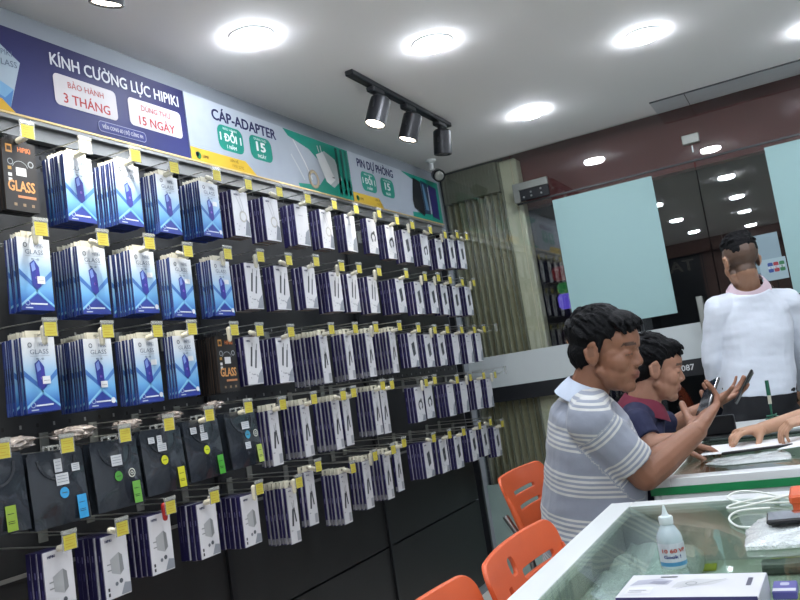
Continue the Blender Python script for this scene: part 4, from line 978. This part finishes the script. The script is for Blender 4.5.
# --- 4: clerk whose arms reach in from the right
FB4 = V((-.92, -.2, 0)).normalized()
sp4 = [(V((.95, 2.95, .62)), .12, .17), (V((.94, 2.94, .76)), .12, .165), (V((.92, 2.93, .92)), .115, .165), (V((.89, 2.92, 1.06)), .11, .175), (V((.86, 2.91, 1.17)), .09, .16), (V((.83, 2.91, 1.24)), .05, .056)]
R4 = dict(j=(V((.80, 3.07, 1.13)), V((.27, 2.98, .96)), at(761, 429, 2.64)), f=at(732, 433, 2.60) - at(761, 429, 2.64), pn=V((0, 0, -1)), side=1, curl=[(.12, .45, .35), (.35, .65, .5), (.5, .8, .5), (.6, .8, .6)], thumb=(.72, .45, .62), tb=.25, s=.95, k=.82, spread=.14)
L4 = dict(j=(V((.84, 2.75, 1.12)), V((.34, 2.62, 1.01)), at(816, 416, 2.46)), f=at(790, 423, 2.48) - at(816, 416, 2.46), pn=V((0, .1, -1)), side=-1, curl=[(.5, .6, .4), (.55, .6, .4), (.6, .6, .4), (.6, .7, .4)], s=.90, k=.82)
lg4 = [(V((.95, 2.95 + sg * .09, .56)), V((.62, 2.95 + sg * .10, .50)), V((.64, 2.95 + sg * .10, .09)), V((.5, 2.95 + sg * .10, .03))) for sg in (-1, 1)]
person('person mostly outside the right edge, two bare forearms reaching over the papers', V((.82, 2.90, 1.38)), (-.95, -.2, 0), .25, 1.0, sp4, FB4, [R4, L4], lg4, (.95, 2.95, 0), 'c79a7c', 'a3605a', 'shirt', 'shirt_white', .8, 'dark_cloth', 'full', 31, ('shirt_white', 'fold'), vox=.0042)
def stool(x, y, h, label):
    e = empty('stool', (x, y, 0), label, 'stool')
    b = MB(); b.lathe([(.001, h - .03), (.14, h - .03), (.155, h - .02), (.155, h - .005), (.14, h), (.001, h)], 'orange_plastic', seg=28); b.build('seat', e, True)
    for k in range(4):
        a = PI / 4 + k * PI / 2; b = MB(); b.cyl((math.cos(a) * .10, math.sin(a) * .10, h - .03), (math.cos(a) * .15, math.sin(a) * .15, 0), .010, mt='steel'); b.build('leg', e)
    b = MB(); b.tube([(.135 * math.cos(t), .135 * math.sin(t), .16) for t in [2 * PI * k / 24 for k in range(25)]], .006, 'steel'); b.build('foot_ring', e)
stool(hip.x - .01, hip.y + .02, .425, 'round orange seated stool under the man in the striped polo')
stool(.97, 2.95, .44, 'round orange seated stool under the clerk beyond the right edge')

bpy.data.scenes.remove(TMP)
# ================================================================== goods hanging on the product wall
XF = XW + 0.27
# local frame of every pack: x out of the wall, y along it, z up; origin at the middle of the top front edge
def face_art(b, w, h): return Art(b, (0, -w / 2, -h), (0, 1, 0), (0, 0, 1))
def hang_tab(b, w, hh, mt='cream_plastic', t=0.0012, x=-0.003):
    """flat hanger with a slot: a frame of four strips"""
    b.box((x - t, -w / 2, 0), (x, -0.010, hh), mt); b.box((x - t, 0.010, 0), (x, w / 2, hh), mt)
    b.box((x - t, -0.010, 0), (x, 0.010, hh * 0.35), mt); b.box((x - t, -0.010, hh * 0.75), (x, 0.010, hh), mt)
SIDE = lin('202c66'); NAVY = lin('221d52')
def glass_pack(style):
    w, h, t = 0.092, 0.173, 0.0062
    b = MB()
    b.box((-t, -w / 2, -h), (0, w / 2, 0), 'print', lin('24357a'))
    a = face_art(b, w, h)
    a.grad(0, 0, w, h, [(0, '1d3f9a'), (0.12, '2f6fc4'), (0.3, '6fb2e6'), (0.55, '9fc8ea'), (0.8, 'dfe9f2'), (1, 'eef1f4')]); a.up()
    # crossing ribbons
    a.poly([(0, .098), (0, .084), (.046, .048), (.052, .054)], '3c6fb8'); a.poly([(w, .098), (w, .084), (.046, .048), (.040, .054)], '4a80c6'); a.up()
    a.poly([(.046, .050), (.0, .016), (.0, .010), (.052, .048)], '8fd0f2'); a.poly([(.046, .050), (w, .014), (w, .008), (.040, .048)], '7fc4ee')
    a.poly([(.0, .008), (.046, .040), (w, .006), (w, 0.001), (0, .001)], '2a3f9c'); a.up()
    # the phone drawing
    a.poly([(.030, .112), (.043, .121), (.056, .104), (.058, .058), (.046, .050), (.034, .062)], '2b3b9a'); a.up()
    a.poly([(.033, .110), (.043, .118), (.046, .098), (.036, .092)], '7f9ae0'); a.poly([(.046, .100), (.055, .103), (.056, .062), (.046, .054)], '38329a'); a.disc(.047, .078, .004, '8a6ad0', 8)
    a.text('GLASS', .046, .134, .0115, '5d6a80', w=.052, align='c', bold=0.0); a.text('HiPiKi', .060, .152, .010, '8b97a8', w=.026, align='c', bold=.03)
    a.rect(.016, .150, .027, .161, '4b5563') if False else a.ring(.0215, .1555, .005, .0022, '5b6572', 10)
    a.stroke([(.02, .1295), (.074, .1295)], .0007, '8a93a5'); a.text('9H - 6D', .047, .120, .005, '4a5668', align='c', bold=.03, res=1)
    a.rect(.024, .014, .072, .0175, 'dfe8f4'); a.ring(.016, .018, .006, .0014, 'bcd0ea', 10); a.rect(.010, .005, .03, .0075, 'cfe0f2')
    if style == 1: a.up(); a.rect(.048, .064, .070, .082, 'e9edf0'); a.rect(.051, .071, .067, .0725, '8a9096')
    if style == 2: a.up(); a.rect(.056, .100, .078, .114, 'f0f2f2'); a.disc(.082, .018, .007, 'eef0f2', 12)
    if style == 3: a.up(); a.rect(.044, .050, .066, .066, 'edf0f0'); a.disc(.080, .016, .0075, 'eef0f2', 12); a.rect(.047, .056, .063, .0575, '8a9096')
    # thin pale line printed down the spine
    s = Art(b, (0, -w / 2, -h), (-1, 0, 0), (0, 0, 1)); s.n = Vector((0, -1, 0)); s.rect(0.0005, .0, .0014, h, '8ca3cb'); s.rect(0.0016, .0, .0058, .03, '2f4a9c'); s.rect(0.002, .07, .0055, .11, '16224f')
    o = b.build('glass_protector_pack')
    tb = MB(); hang_tab(tb, 0.062, 0.016, 'cream_plastic', x=-0.002); tb.build('hanger_tab', o)
    return o
def black_pack():
    w, h, t = 0.092, 0.170, 0.009
    b = MB(); b.box((-t, -w / 2, -h), (0, w / 2, 0), 'print', lin('17171a')); a = face_art(b, w, h)
    a.rect(0, 0, w, h, '1d1b1a'); a.up()
    a.rect(.010, .140, .027, .160, 'c58f4a'); a.text('HiPiKi', .042, .145, .012, 'c8733a', w=.036, bold=.05); a.text('GLASS', .046, .048, .026, 'd69a5c', w=.074, align='c', bold=.03)
    a.rect(.034, .032, .084, .038, 'c08358'); a.rect(.034, .086, .062, .106, 'd8dadb'); a.ring(.076, .118, .007, .003, '9aa0a4', 12); a.ring(.020, .118, .007, .002, '9aa0a4', 12)
    for z, c in ((.098, 'b98d3f'), (.082, 'd9dadb'), (.070, 'd0d2d2')): a.rect(.012, z, .022, z + .008, c)
    for x in (.022, .046, .070): a.rect(x, .012, x + .008, .019, '8a7358')
    a.up(); a.rect(.013, .145, .024, .155, '3a2a1c'); a.ring(.046, .100, .022, .0012, 'aeb4b8', 12, 20, 160)
    e = Art(b, (0, -w / 2, -h), (-1, 0, 0), (0, 0, 1)); e.n = Vector((0, -1, 0)); e.rect(0.0005, 0, .002, h, '4a3a2c')
    o = b.build('glass_protector_pack'); tb = MB(); hang_tab(tb, 0.05, 0.015, 'black_plastic', x=-0.002); tb.build('hanger_tab', o)
    return o
def carton(kind, w=.083, h=.153, t=.0145):
    b = MB(); b.bbox((-t, -w / 2, -h), (0, w / 2, 0), 'print', 0.0008, NAVY); a = face_art(b, w, h)
    a.rect(0.0008, 0.0008, w - .0008, h - .0008, 'e6e7ea'); a.up()
    s = Art(b, (0, -w / 2, -h), (-1, 0, 0), (0, 0, 1)); s.n = Vector((0, -1, 0))
    s.rect(0.0, 0.001, .0012, h - .001, 'bfc0d0'); s.rect(.006, h * .62, .0095, h * .72, '7a76a8'); s.rect(.006, h * .34, .009, h * .46, '4d4988')
    bo = Art(b, (0, -w / 2, -h), (0, 1, 0), (-1, 0, 0)); bo.n = Vector((0, 0, -1)); bo.rect(.001, .001, w - .001, t - .001, 'a08c7a')  # brown underside, with warm reflected light put into its colour
    a.text('HiPiKi', .012, h - .016, .006, '3a3f66', bold=.06, res=1)
    g = 'a9adb2'; dk = '3c4046'
    if kind == 'cable':
        a.ring(.050, .068, .016, .0035, 'c3bfae', 14); a.ring(.050, .068, .019, .0012, '8d8f90', 14); a.stroke([(.022, .135), (.040, .100), (.046, .084)], .0022, g); a.stroke([(.040, .138), (.052, .105), (.055, .086)], .0022, g); a.poly([(.052, .006), (.080, .004), (.081, .050), (.066, .062)], '868c95')
    elif kind == 'pen':
        a.stroke([(.026, .058), (.038, .120)], .009, dk); a.stroke([(.040, .120), (.043, .134)], .003, dk); a.stroke([(.048, .052), (.060, .110)], .008, '4a5058'); a.stroke([(.060, .110), (.066, .130)], .003, dk); a.rect(.030, .030, .044, .034, g); a.rect(.050, .024, .070, .028, g); a.poly([(.048, .004), (.081, .003), (.081, .050), (.062, .034)], '9ba0a8')
    elif kind == 'bank':
        a.poly([(.026, .104), (.054, .114), (.060, .058), (.034, .046)], '3a3e44'); a.up(); a.rect(.040, .075, .048, .085, '6e747c')
    elif kind == 'ear':
        a.ring(.046, .072, .018, .010, '2b2f34', 12, -60, 230); a.disc(.056, .094, .007, '33373c', 8); a.disc(.036, .056, .006, '5a6068', 8)
    elif kind == 'plain':
        a.poly([(.044, .006), (.080, .003), (.080, .066), (.058, .050)], '8f959d'); a.rect(.020, .110, .050, .114, 'c3c6cc')
    elif kind == 'charger':
        a.poly([(.022, .092), (.050, .104), (.060, .096), (.062, .060), (.050, .050), (.024, .060)], 'b7babb'); a.up(); a.poly([(.050, .104), (.060, .096), (.062, .060), (.050, .052)], '8f9394'); a.rect(.012, .066, .024, .069, '9a9d9e'); a.rect(.012, .080, .024, .083, '9a9d9e')
        a.disc(.036, .032, .005, '7a8088', 8); a.disc(.050, .036, .006, '5b6168', 8)
        for z in (.008, .020): a.rect(.008, z, .014, z + .008, '30343a')
    if kind in ('cable', 'pen', 'bank', 'ear', 'plain'):
        for (x, z) in ((.014, .040), (.026, .034), (.020, .022), (.050, .030)): a.disc(x, z, .0022, '8c9096', 6)
    a.up(); a.poly([(.046, .003), (.079, .003), (.079, .026), (.060, .030)], '9aa0a8') if kind in ('charger', 'bank', 'ear') else None
    return b.build('charger_box' if kind == 'charger' else 'accessory_box')
def slim_pack():
    w, h, t = .055, .178, .0125
    b = MB(); b.bbox((-t, -w / 2, -h), (0, w / 2, 0), 'print', 0.0008, NAVY); a = face_art(b, w, h)
    a.rect(.0008, .0008, w - .0008, h - .0008, 'dcdde0'); a.up()
    s = Art(b, (0, -w / 2, -h), (-1, 0, 0), (0, 0, 1)); s.n = Vector((0, -1, 0)); s.rect(0, 0, .0016, h, 'c9c9d2'); s.rect(.005, h * .45, .008, h * .55, '7a76a8'); s.rect(.002, .004, .011, .022, '8e9094')
    a.stroke([(.018, .055), (.026, .108)], .009, '2e3136'); a.stroke([(.026, .105), (.024, .130)], .0018, '55595e'); a.stroke([(.038, .066), (.032, .112)], .007, '3e4146'); a.stroke([(.032, .112), (.034, .135)], .0018, '55595e')
    a.disc(.018, .150, .003, '8a8d92', 6); a.disc(.028, .146, .002, '8a8d92', 6); a.rect(.034, .006, .052, .036, 'a3a6aa'); a.rect(.006, .040, .016, .043, '9a9da2')
    a.text('HiPiKi', .010, .164, .005, '555a80', bold=.05, res=1)
    o = b.build('cable_pack'); tb = MB(); hang_tab(tb, .050, .020, 'cream_plastic', t=.004, x=-.004); tb.build('hanger_top', o)
    return o
BAG_STICKERS = [ # sticker colours and places for each front bag, left to right
    dict(lab=[(.015, .108, .052, .127)], dot=None, tagc='8fae3a', tagx=.085, ext='b0c04a'),
    dict(lab=[(.062, .118, .082, .148), (.060, .088, .094, .114), (.108, .114, .130, .132)], dot=('3aa3dc', .078, .070), tagc='3aa3dc', tagx=.112),
    dict(lab=[(.050, .104, .084, .130)], dot=('4f9a3a', .066, .078), tagc='6fae4a', tagx=.108, ring=(.110, .080)),
    dict(lab=[(.020, .132, .042, .148), (.050, .128, .068, .150), (.046, .108, .078, .128)], dot=('d6d92a', .064, .084), tagc='d6d63a', tagx=.108),
    dict(lab=[(.020, .130, .045, .148), (.060, .130, .076, .152), (.054, .108, .084, .128)], dot=('c8d62a', .070, .080), tagc='4fae3a', tagx=.112),
    dict(lab=[(.060, .112, .096, .134), (.060, .052, .086, .072)], dot=('2f8fb0', .080, .094), tagc='b9cf5a', tagx=.118, ring=(.122, .094)),
]
def bag(st):
    """slack black zip pouch with a printed shirt collar shape and stickers"""
    w, h = .150, .163; b = MB(); nx, nz = 12, 12; g = []
    for sd in (0, 1):
        for j in range(nz + 1):
            for i in range(nx + 1):
                u = i / nx; v = j / nz; pf = math.sin(PI * u) * math.sin(PI * min(1, v * 1.05)) * .010 + .0015 * noise.noise((u * 5, v * 5, sd * 9 + st['tagx'] * 50))
                g.append(Vector(((0 if sd == 0 else -.004) + (pf if sd == 0 else -pf * .4), (u - .5) * w, -h + v * h)))
    b0 = len(b.v); b.v += g; n1 = (nx + 1) * (nz + 1)
    for j in range(nz):
        for i in range(nx):
            q = [b0 + j * (nx + 1) + i, b0 + j * (nx + 1) + i + 1, b0 + (j + 1) * (nx + 1) + i + 1, b0 + (j + 1) * (nx + 1) + i]
            b.face(q, 'pouch_film'); b.face([k + n1 for k in q[::-1]], 'pouch_film')
    rim = [j * (nx + 1) for j in range(nz + 1)] + [nz * (nx + 1) + i for i in range(1, nx + 1)] + [j * (nx + 1) + nx for j in range(nz - 1, -1, -1)] + [i for i in range(nx - 1, 0, -1)]
    for p, q in zip(rim, rim[1:] + rim[:1]): b.face([b0 + p, b0 + q, b0 + q + n1, b0 + p + n1], 'pouch_film')
    o = b.build('black_pouch', smooth=True)
    def sx(y, z):  # surface height of the puffed front
        u = y / w; v = z / h; return math.sin(PI * u) * math.sin(PI * min(1, v * 1.05)) * .010 + .0016
    def stick(name, shapes):
        sb = MB(); a = Art(sb, (0, -w / 2, -h), (0, 1, 0), (0, 0, 1), 'print_gloss')
        for fn, cx, cz in shapes: a.z = (max(sx(cx + dx, cz + dz) for dx in (-.018, 0, .018) for dz in (-.02, 0, .02)) if name != 'collar_print' else sx(cx, cz)) + a.step; fn(a)
        return sb.build(name, o)
    # printed collar curve
    col = []
    for k in range(13):
        t = PI * k / 12; col.append((w / 2 - math.cos(t) * .050, h - .012 - math.sin(t) * .050))
    stick('collar_print', [(lambda a, p=p, q=q: a.stroke([p, q], .006, '33373c'), (p[0] + q[0]) / 2, (p[1] + q[1]) / 2) for p, q in zip(col, col[1:])])
    for (x0, z0, x1, z1) in st['lab']:
        stick('paper_label', [(lambda a: (a.rect(x0, z0, x1, z1, 'd4d9dd'), a.up(), [a.rect(x0 + .003, z0 + (z1 - z0) * f, x1 - .003, z0 + (z1 - z0) * f + .0012, '7f868c') for f in (.25, .5, .75)]), (x0 + x1) / 2, (z0 + z1) / 2)])
    if st['dot']: stick('round_sticker', [(lambda a: (a.disc(st['dot'][1], st['dot'][2], .0125, st['dot'][0], 20), a.up(), a.rect(st['dot'][1] - .007, st['dot'][2] - .001, st['dot'][1] + .007, st['dot'][2] + .001, '4a5a30')), st['dot'][1], st['dot'][2])])
    if st.get('ring'): stick('ring_print', [(lambda a: (a.ring(st['ring'][0], st['ring'][1], .010, .0025, 'd8dccb', 18), a.ring(st['ring'][0], st['ring'][1], .004, .002, 'd8dccb', 10)), *st['ring'])])
    x = st['tagx']; stick('size_label', [(lambda a: (a.rect(x, .004, x + .026, .058, st['tagc']), a.up(), [a.rect(x + .004, z, x + .020, z + .0012, '2c3a20') for z in (.020, .024, .040)]), x + .013, .03)])
    tb = MB(); tb.box((-.0035, -w / 2 + .004, -.003), (-.0005, w / 2 - .004, .006), 'pouch_film'); hang_tab(tb, .03, .018, 'clear_holder', x=-.001)
    for i in range(3): tb.v += []
    tb.build('zip_edge', o)
    return o
mat('pouch_film', '22272d', 0.22, coat=0.6, var=0.25, scale=14, bump=0.25, bscale=26)
mat('crinkle_bag', 'a39a92', 0.2, coat=0.5, var=0.4, scale=60, bump=0.9, bscale=90, alpha=0.7)

PROTO = {('G', k): glass_pack(k) for k in range(4)}
PROTO[('K', 0)] = black_pack()
for k, kd in enumerate(('cable', 'pen', 'bank', 'ear', 'plain')): PROTO[('B', k)] = carton(kd)
PROTO[('C', 0)] = carton('charger', .080, .150, .017)
PROTO[('S', 0)] = slim_pack()
for k, st in enumerate(BAG_STICKERS): PROTO[('A', k)] = bag(st)
PITCH = dict(G=.0088, K=.0105, B=.0165, S=.0165, A=.02, C=.019)
STACKS = [
    (1,'K',1.294,1.908,4), (1,'G',1.468,1.904,9), (1,'G',1.636,1.913,9), (1,'G',1.790,1.905,7), (1,'G',1.975,1.913,9), (1,'B',2.127,1.908,3), 
    (1,'B',2.300,1.908,4), (1,'B',2.487,1.908,4), (1,'B',2.657,1.909,3), (1,'B',2.841,1.912,3), (1,'B',3.025,1.917,2), (1,'B',3.189,1.905,3), 
    (1,'B',3.354,1.900,3), (1,'B',3.548,1.897,3), (1,'B',3.717,1.889,3), (1,'B',3.880,1.904,3), (1,'B',4.020,1.908,2), (2,'G',1.306,1.673,5), 
    (2,'G',1.477,1.665,10), (2,'G',1.653,1.669,9), (2,'G',1.803,1.658,6), (2,'G',1.981,1.663,7), (2,'B',2.142,1.666,4), (2,'B',2.303,1.665,3), 
    (2,'B',2.479,1.672,3), (2,'B',2.659,1.663,4), (2,'B',2.790,1.662,2), (2,'B',2.953,1.659,3), (2,'B',3.206,1.662,5), (2,'B',3.393,1.657,3), 
    (2,'B',3.553,1.661,3), (2,'B',3.690,1.656,3), (2,'B',3.839,1.652,3), (2,'B',4.006,1.655,4), (3,'G',1.289,1.436,8), (3,'G',1.463,1.429,11), 
    (3,'G',1.628,1.427,8), (3,'G',1.775,1.431,4), (3,'K',1.958,1.426,9), (3,'B',2.087,1.422,2), (3,'B',2.257,1.416,4), (3,'S',2.511,1.421,8), 
    (3,'S',2.687,1.422,4), (3,'S',2.853,1.423,4), (3,'S',3.058,1.427,5), (3,'B',3.246,1.417,3), (3,'B',3.410,1.408,3), (3,'B',3.558,1.408,3), 
    (3,'B',3.729,1.405,3), (3,'B',3.905,1.403,3), (3,'B',4.043,1.405,2), (4,'A',1.141,1.178,2), (4,'A',1.301,1.167,2), (4,'A',1.476,1.168,2), 
    (4,'A',1.640,1.177,2), (4,'A',1.800,1.184,2), (4,'A',1.980,1.189,2), (4,'S',2.147,1.181,3), (4,'S',2.329,1.182,5), (4,'S',2.529,1.178,5), 
    (4,'S',2.604,1.182,1), (4,'S',2.837,1.192,5), (4,'S',2.903,1.189,1), (4,'B',3.225,1.176,3), (4,'B',3.327,1.180,1), (4,'B',3.569,1.165,4), 
    (4,'B',3.737,1.165,3), (4,'B',3.926,1.163,3), (4,'B',4.088,1.157,3), (5,'C',1.279,0.955,3), (5,'C',1.442,0.950,5), (5,'C',1.597,0.966,4), 
    (5,'C',1.780,0.959,4), (5,'C',1.970,0.944,5), (5,'S',2.186,0.926,6), (5,'S',2.299,0.958,2), (5,'S',2.511,0.916,5), (5,'S',2.682,0.934,4), 
    (5,'S',2.847,0.937,4), (5,'S',2.942,0.950,1), (5,'B',3.227,0.932,5), (5,'B',3.391,0.926,3), (5,'B',3.560,0.918,3), (5,'B',3.759,0.923,3), 
    (5,'B',3.911,0.925,3), (5,'B',4.084,0.896,3), 
]
STOCK = {}   # carton drawings by stack position in the row
def box_kind(row, y):
    if row == 1: return 0 if y < 2.8 and not (2.45 < y < 2.55 or 2.8 < y) else (4 if y < 2.95 else (3 if y < 3.3 or 3.5 < y < 3.6 else 2))
    if row == 2: return 1 if y < 3.1 else 2
    if row == 3: return 1 if y < 3 else (2 if y < 3.65 else 4)
    if row == 4: return 3 if y < 3.4 else 4
    return 2
# ---- hooks: back plate, lower wire with stopper, upper wire, clear holder, yellow card
def make_hook(clip='cream_plastic', card=True, cardc='yellow_card', clipk=0):
    e = empty('display_hook')
    b = MB(); b.bbox((0.0, -.014, -.016), (.004, .014, .042), 'dull_steel', .001); b.build('back_plate', e)
    b = MB(); b.tube([(0.002, 0, 0), (.10, 0, 0), (.245, 0, -.002), (.262, 0, .001), (.268, 0, .010)], .0021, 'chrome_wire'); b.build('lower_wire', e)
    b = MB(); b.tube([(0.002, 0, .036), (.15, 0, .034), (.288, 0, .030)], .0016, 'chrome_wire'); b.tube([(.288, -.014, .030), (.288, .014, .030)], .0016, 'chrome_wire'); b.build('upper_wire', e)
    b = MB(); b.box((.2895, -.0205, -.010), (.2905, .0205, .034), 'clear_holder'); b.box((.2885, -.0205, .026), (.2925, .0205, .034), 'clear_holder'); h = b.build('label_holder', e)
    if card:
        b = MB(); b.box((.2906, -.017, -.009), (.2912, .017, .023), cardc)
        a = Art(b, (.2912, -.017, -.009), (0, 1, 0), (0, 0, 1), 'card_ink', .0002)
        for z, w in ((.025, .024), (.020, .026), (.012, .020), (.006, .026)): a.rect(.004, z, .004 + w, z + .0013, (1, 1, 1))
        b.build('price_card', e)
    if clip:
        b = MB()
        if clipk == 0: b.capsule((.255, 0, -.006), (.276, .002, -.003), .0075, .0080, clip, 10)
        elif clipk == 1: b.capsule((.268, 0, -.020), (.268, .001, .012), .0065, .0085, clip, 10)
        else: b.capsule((.262, -.012, .006), (.270, .014, -.004), .0075, .0075, clip, 10)
        b.build('stopper', e, True)
    return e
mat('yellow_card', 'b3a93c', 0.6, var=0.05); mat('card_ink', 'a5861c', 0.6); mat('white_card', 'd0ccc0', 0.6)
HOOKS = {('c', k): make_hook(clipk=k) for k in range(3)}
HOOKS['red'] = make_hook('red_plastic', clipk=1); HOOKS['plain'] = make_hook(None); HOOKS['white'] = make_hook(cardc='white_card'); HOOKS['bare'] = make_hook(None, card=False)
ROWN = {1: 'top', 2: 'second', 3: 'third', 4: 'fourth', 5: 'bottom'}
ORD = ['first', 'second', 'third', 'fourth', 'fifth', 'sixth', 'seventh', 'eighth', 'ninth', 'tenth', 'eleventh', 'twelfth', 'thirteenth', 'fourteenth', 'fifteenth', 'sixteenth', 'seventeenth', 'eighteenth', 'nineteenth']
KN = {'G': 'blue screen glass pack', 'K': 'black and gold screen glass pack', 'B': 'white and navy accessory box', 'C': 'white charger box', 'S': 'narrow white cable pack', 'A': 'black zip pouch'}
BAGT = ['with one white label', 'with a blue dot', 'with a green dot', 'with yellow dot and label', 'with a yellow dot', 'with a blue dot and pale label']
CATN = {'G': 'screen protector', 'K': 'screen protector', 'B': 'accessory box', 'C': 'charger box', 'S': 'cable pack', 'A': 'pouch'}
used = set(); cnt = {}; rnd = random.Random(3)
for (row, t, y, z, n) in STACKS:
    i = cnt.get(row, 0); cnt[row] = i + 1; place = '%s stack from the left, %s row' % (ORD[i], ROWN[row])
    bagi = i if t == 'A' else 0
    for j in range(n):
        if t == 'G': k = (rnd.choice((0, 2)) if row == 1 else (1, 0, 2, 2, 2)[min(i, 4)] if row == 2 else (1, 3, 2, 2)[min(i, 3)]) if j == 0 else rnd.choice((0, 2))
        elif t == 'B': k = box_kind(row, y)
        elif t == 'A': k = bagi if j == 0 else (bagi + 2) % 6
        else: k = 0
        src = PROTO[(t, k)]
        if (t, k) in used: o = copy_tree(src)
        else: o = src; used.add((t, k))
        jit = 0 if j == 0 else 1
        o.location = (XF - j * PITCH[t] - (rnd.uniform(0, .0015) if j else 0), y + jit * rnd.uniform(-.0025, .0025), z + jit * rnd.uniform(-.002, .001))
        o.rotation_euler = (rnd.uniform(-.012, .012), (.02 if t != 'A' else -0.06) + rnd.uniform(0, .012), rnd.uniform(-.02, .02) if t != 'G' else rnd.uniform(-.01, .05) if j else .03)
        if j == 0: tag(o, 'front %s%s, %s' % (KN[t], ' ' + BAGT[bagi] if t == 'A' else '', place) if t != 'A' else 'black pouch %s, %s' % (BAGT[bagi], place), CATN[t])
        else: tag(o, 'rear %s, %s' % (KN[t], place), CATN[t], 'goods behind the front of the %s' % place)
    hk = 'red' if (row == 5 and i == 2) else 'plain' if (t == 'A' and i < 4) else 'white' if (row == 1 and i == 1) else ('c', rnd.choice((0, 0, 1, 2)))
    h = HOOKS[hk] if ('h', hk) not in used else copy_tree(HOOKS[hk]); used.add(('h', hk))
    h.location = (XW + .021, y, z + .009); h.rotation_euler = (0, .012, rnd.uniform(-.03, .03))
    tag(h, 'wire hook with %s price card, %s' % ('white' if hk == 'white' else 'yellow', place), 'display hook')
for key in (('h', 'bare'),):
    for q, (y, z) in enumerate(((4.26, 1.165), (4.23, 1.405))):
        h = HOOKS['bare'] if q == 0 else copy_tree(HOOKS['bare']); h.location = (XW + .021, y, z + .009)
        tag(h, 'empty wire hook with clear holder at the street end of the %s row' % ('fourth' if q == 0 else 'third'), 'display hook')
for k in list(HOOKS):
    if ('h', k) not in used and k != 'bare':
        for ch in list(HOOKS[k].children): bpy.data.objects.remove(ch)
        bpy.data.objects.remove(HOOKS[k])
for key in list(PROTO):
    if key not in used:
        for ch in list(PROTO[key].children): bpy.data.objects.remove(ch)
        bpy.data.objects.remove(PROTO[key])
# crumpled clear bags bundled above the pouches
for q, (y, z, s) in enumerate(((1.22, 1.20, 1.0), (1.39, 1.205, 1.1), (1.56, 1.205, 0.8), (1.72, 1.21, 0.8), (1.90, 1.222, 0.8))):
    b = MB(); nu, nv = 18, 12; rs = []
    for i in range(nv):
        th = PI * (i + .5) / nv; ring = []
        for k in range(nu):
            ph = 2 * PI * k / nu; d = Vector((math.sin(th) * math.cos(ph), math.cos(th), math.sin(th) * math.sin(ph)))
            r = 1 + .45 * noise.noise(d * 2.2 + Vector((q * 7, 0, 0))) + .25 * noise.noise(d * 6 + Vector((0, q * 5, 0)))
            ring.append(Vector((d.x * .035 * r, d.y * .048 * r, d.z * .016 * r)) * s)
        rs.append(ring)
    b.rings(rs, 'crinkle_bag'); o = b.build('crumpled_bag', smooth=False); o.location = (XF - .035, y, z)
    tag(o, 'crumpled clear plastic bag top bunched above the pouches, %s from the left' % ORD[q], 'plastic bag')
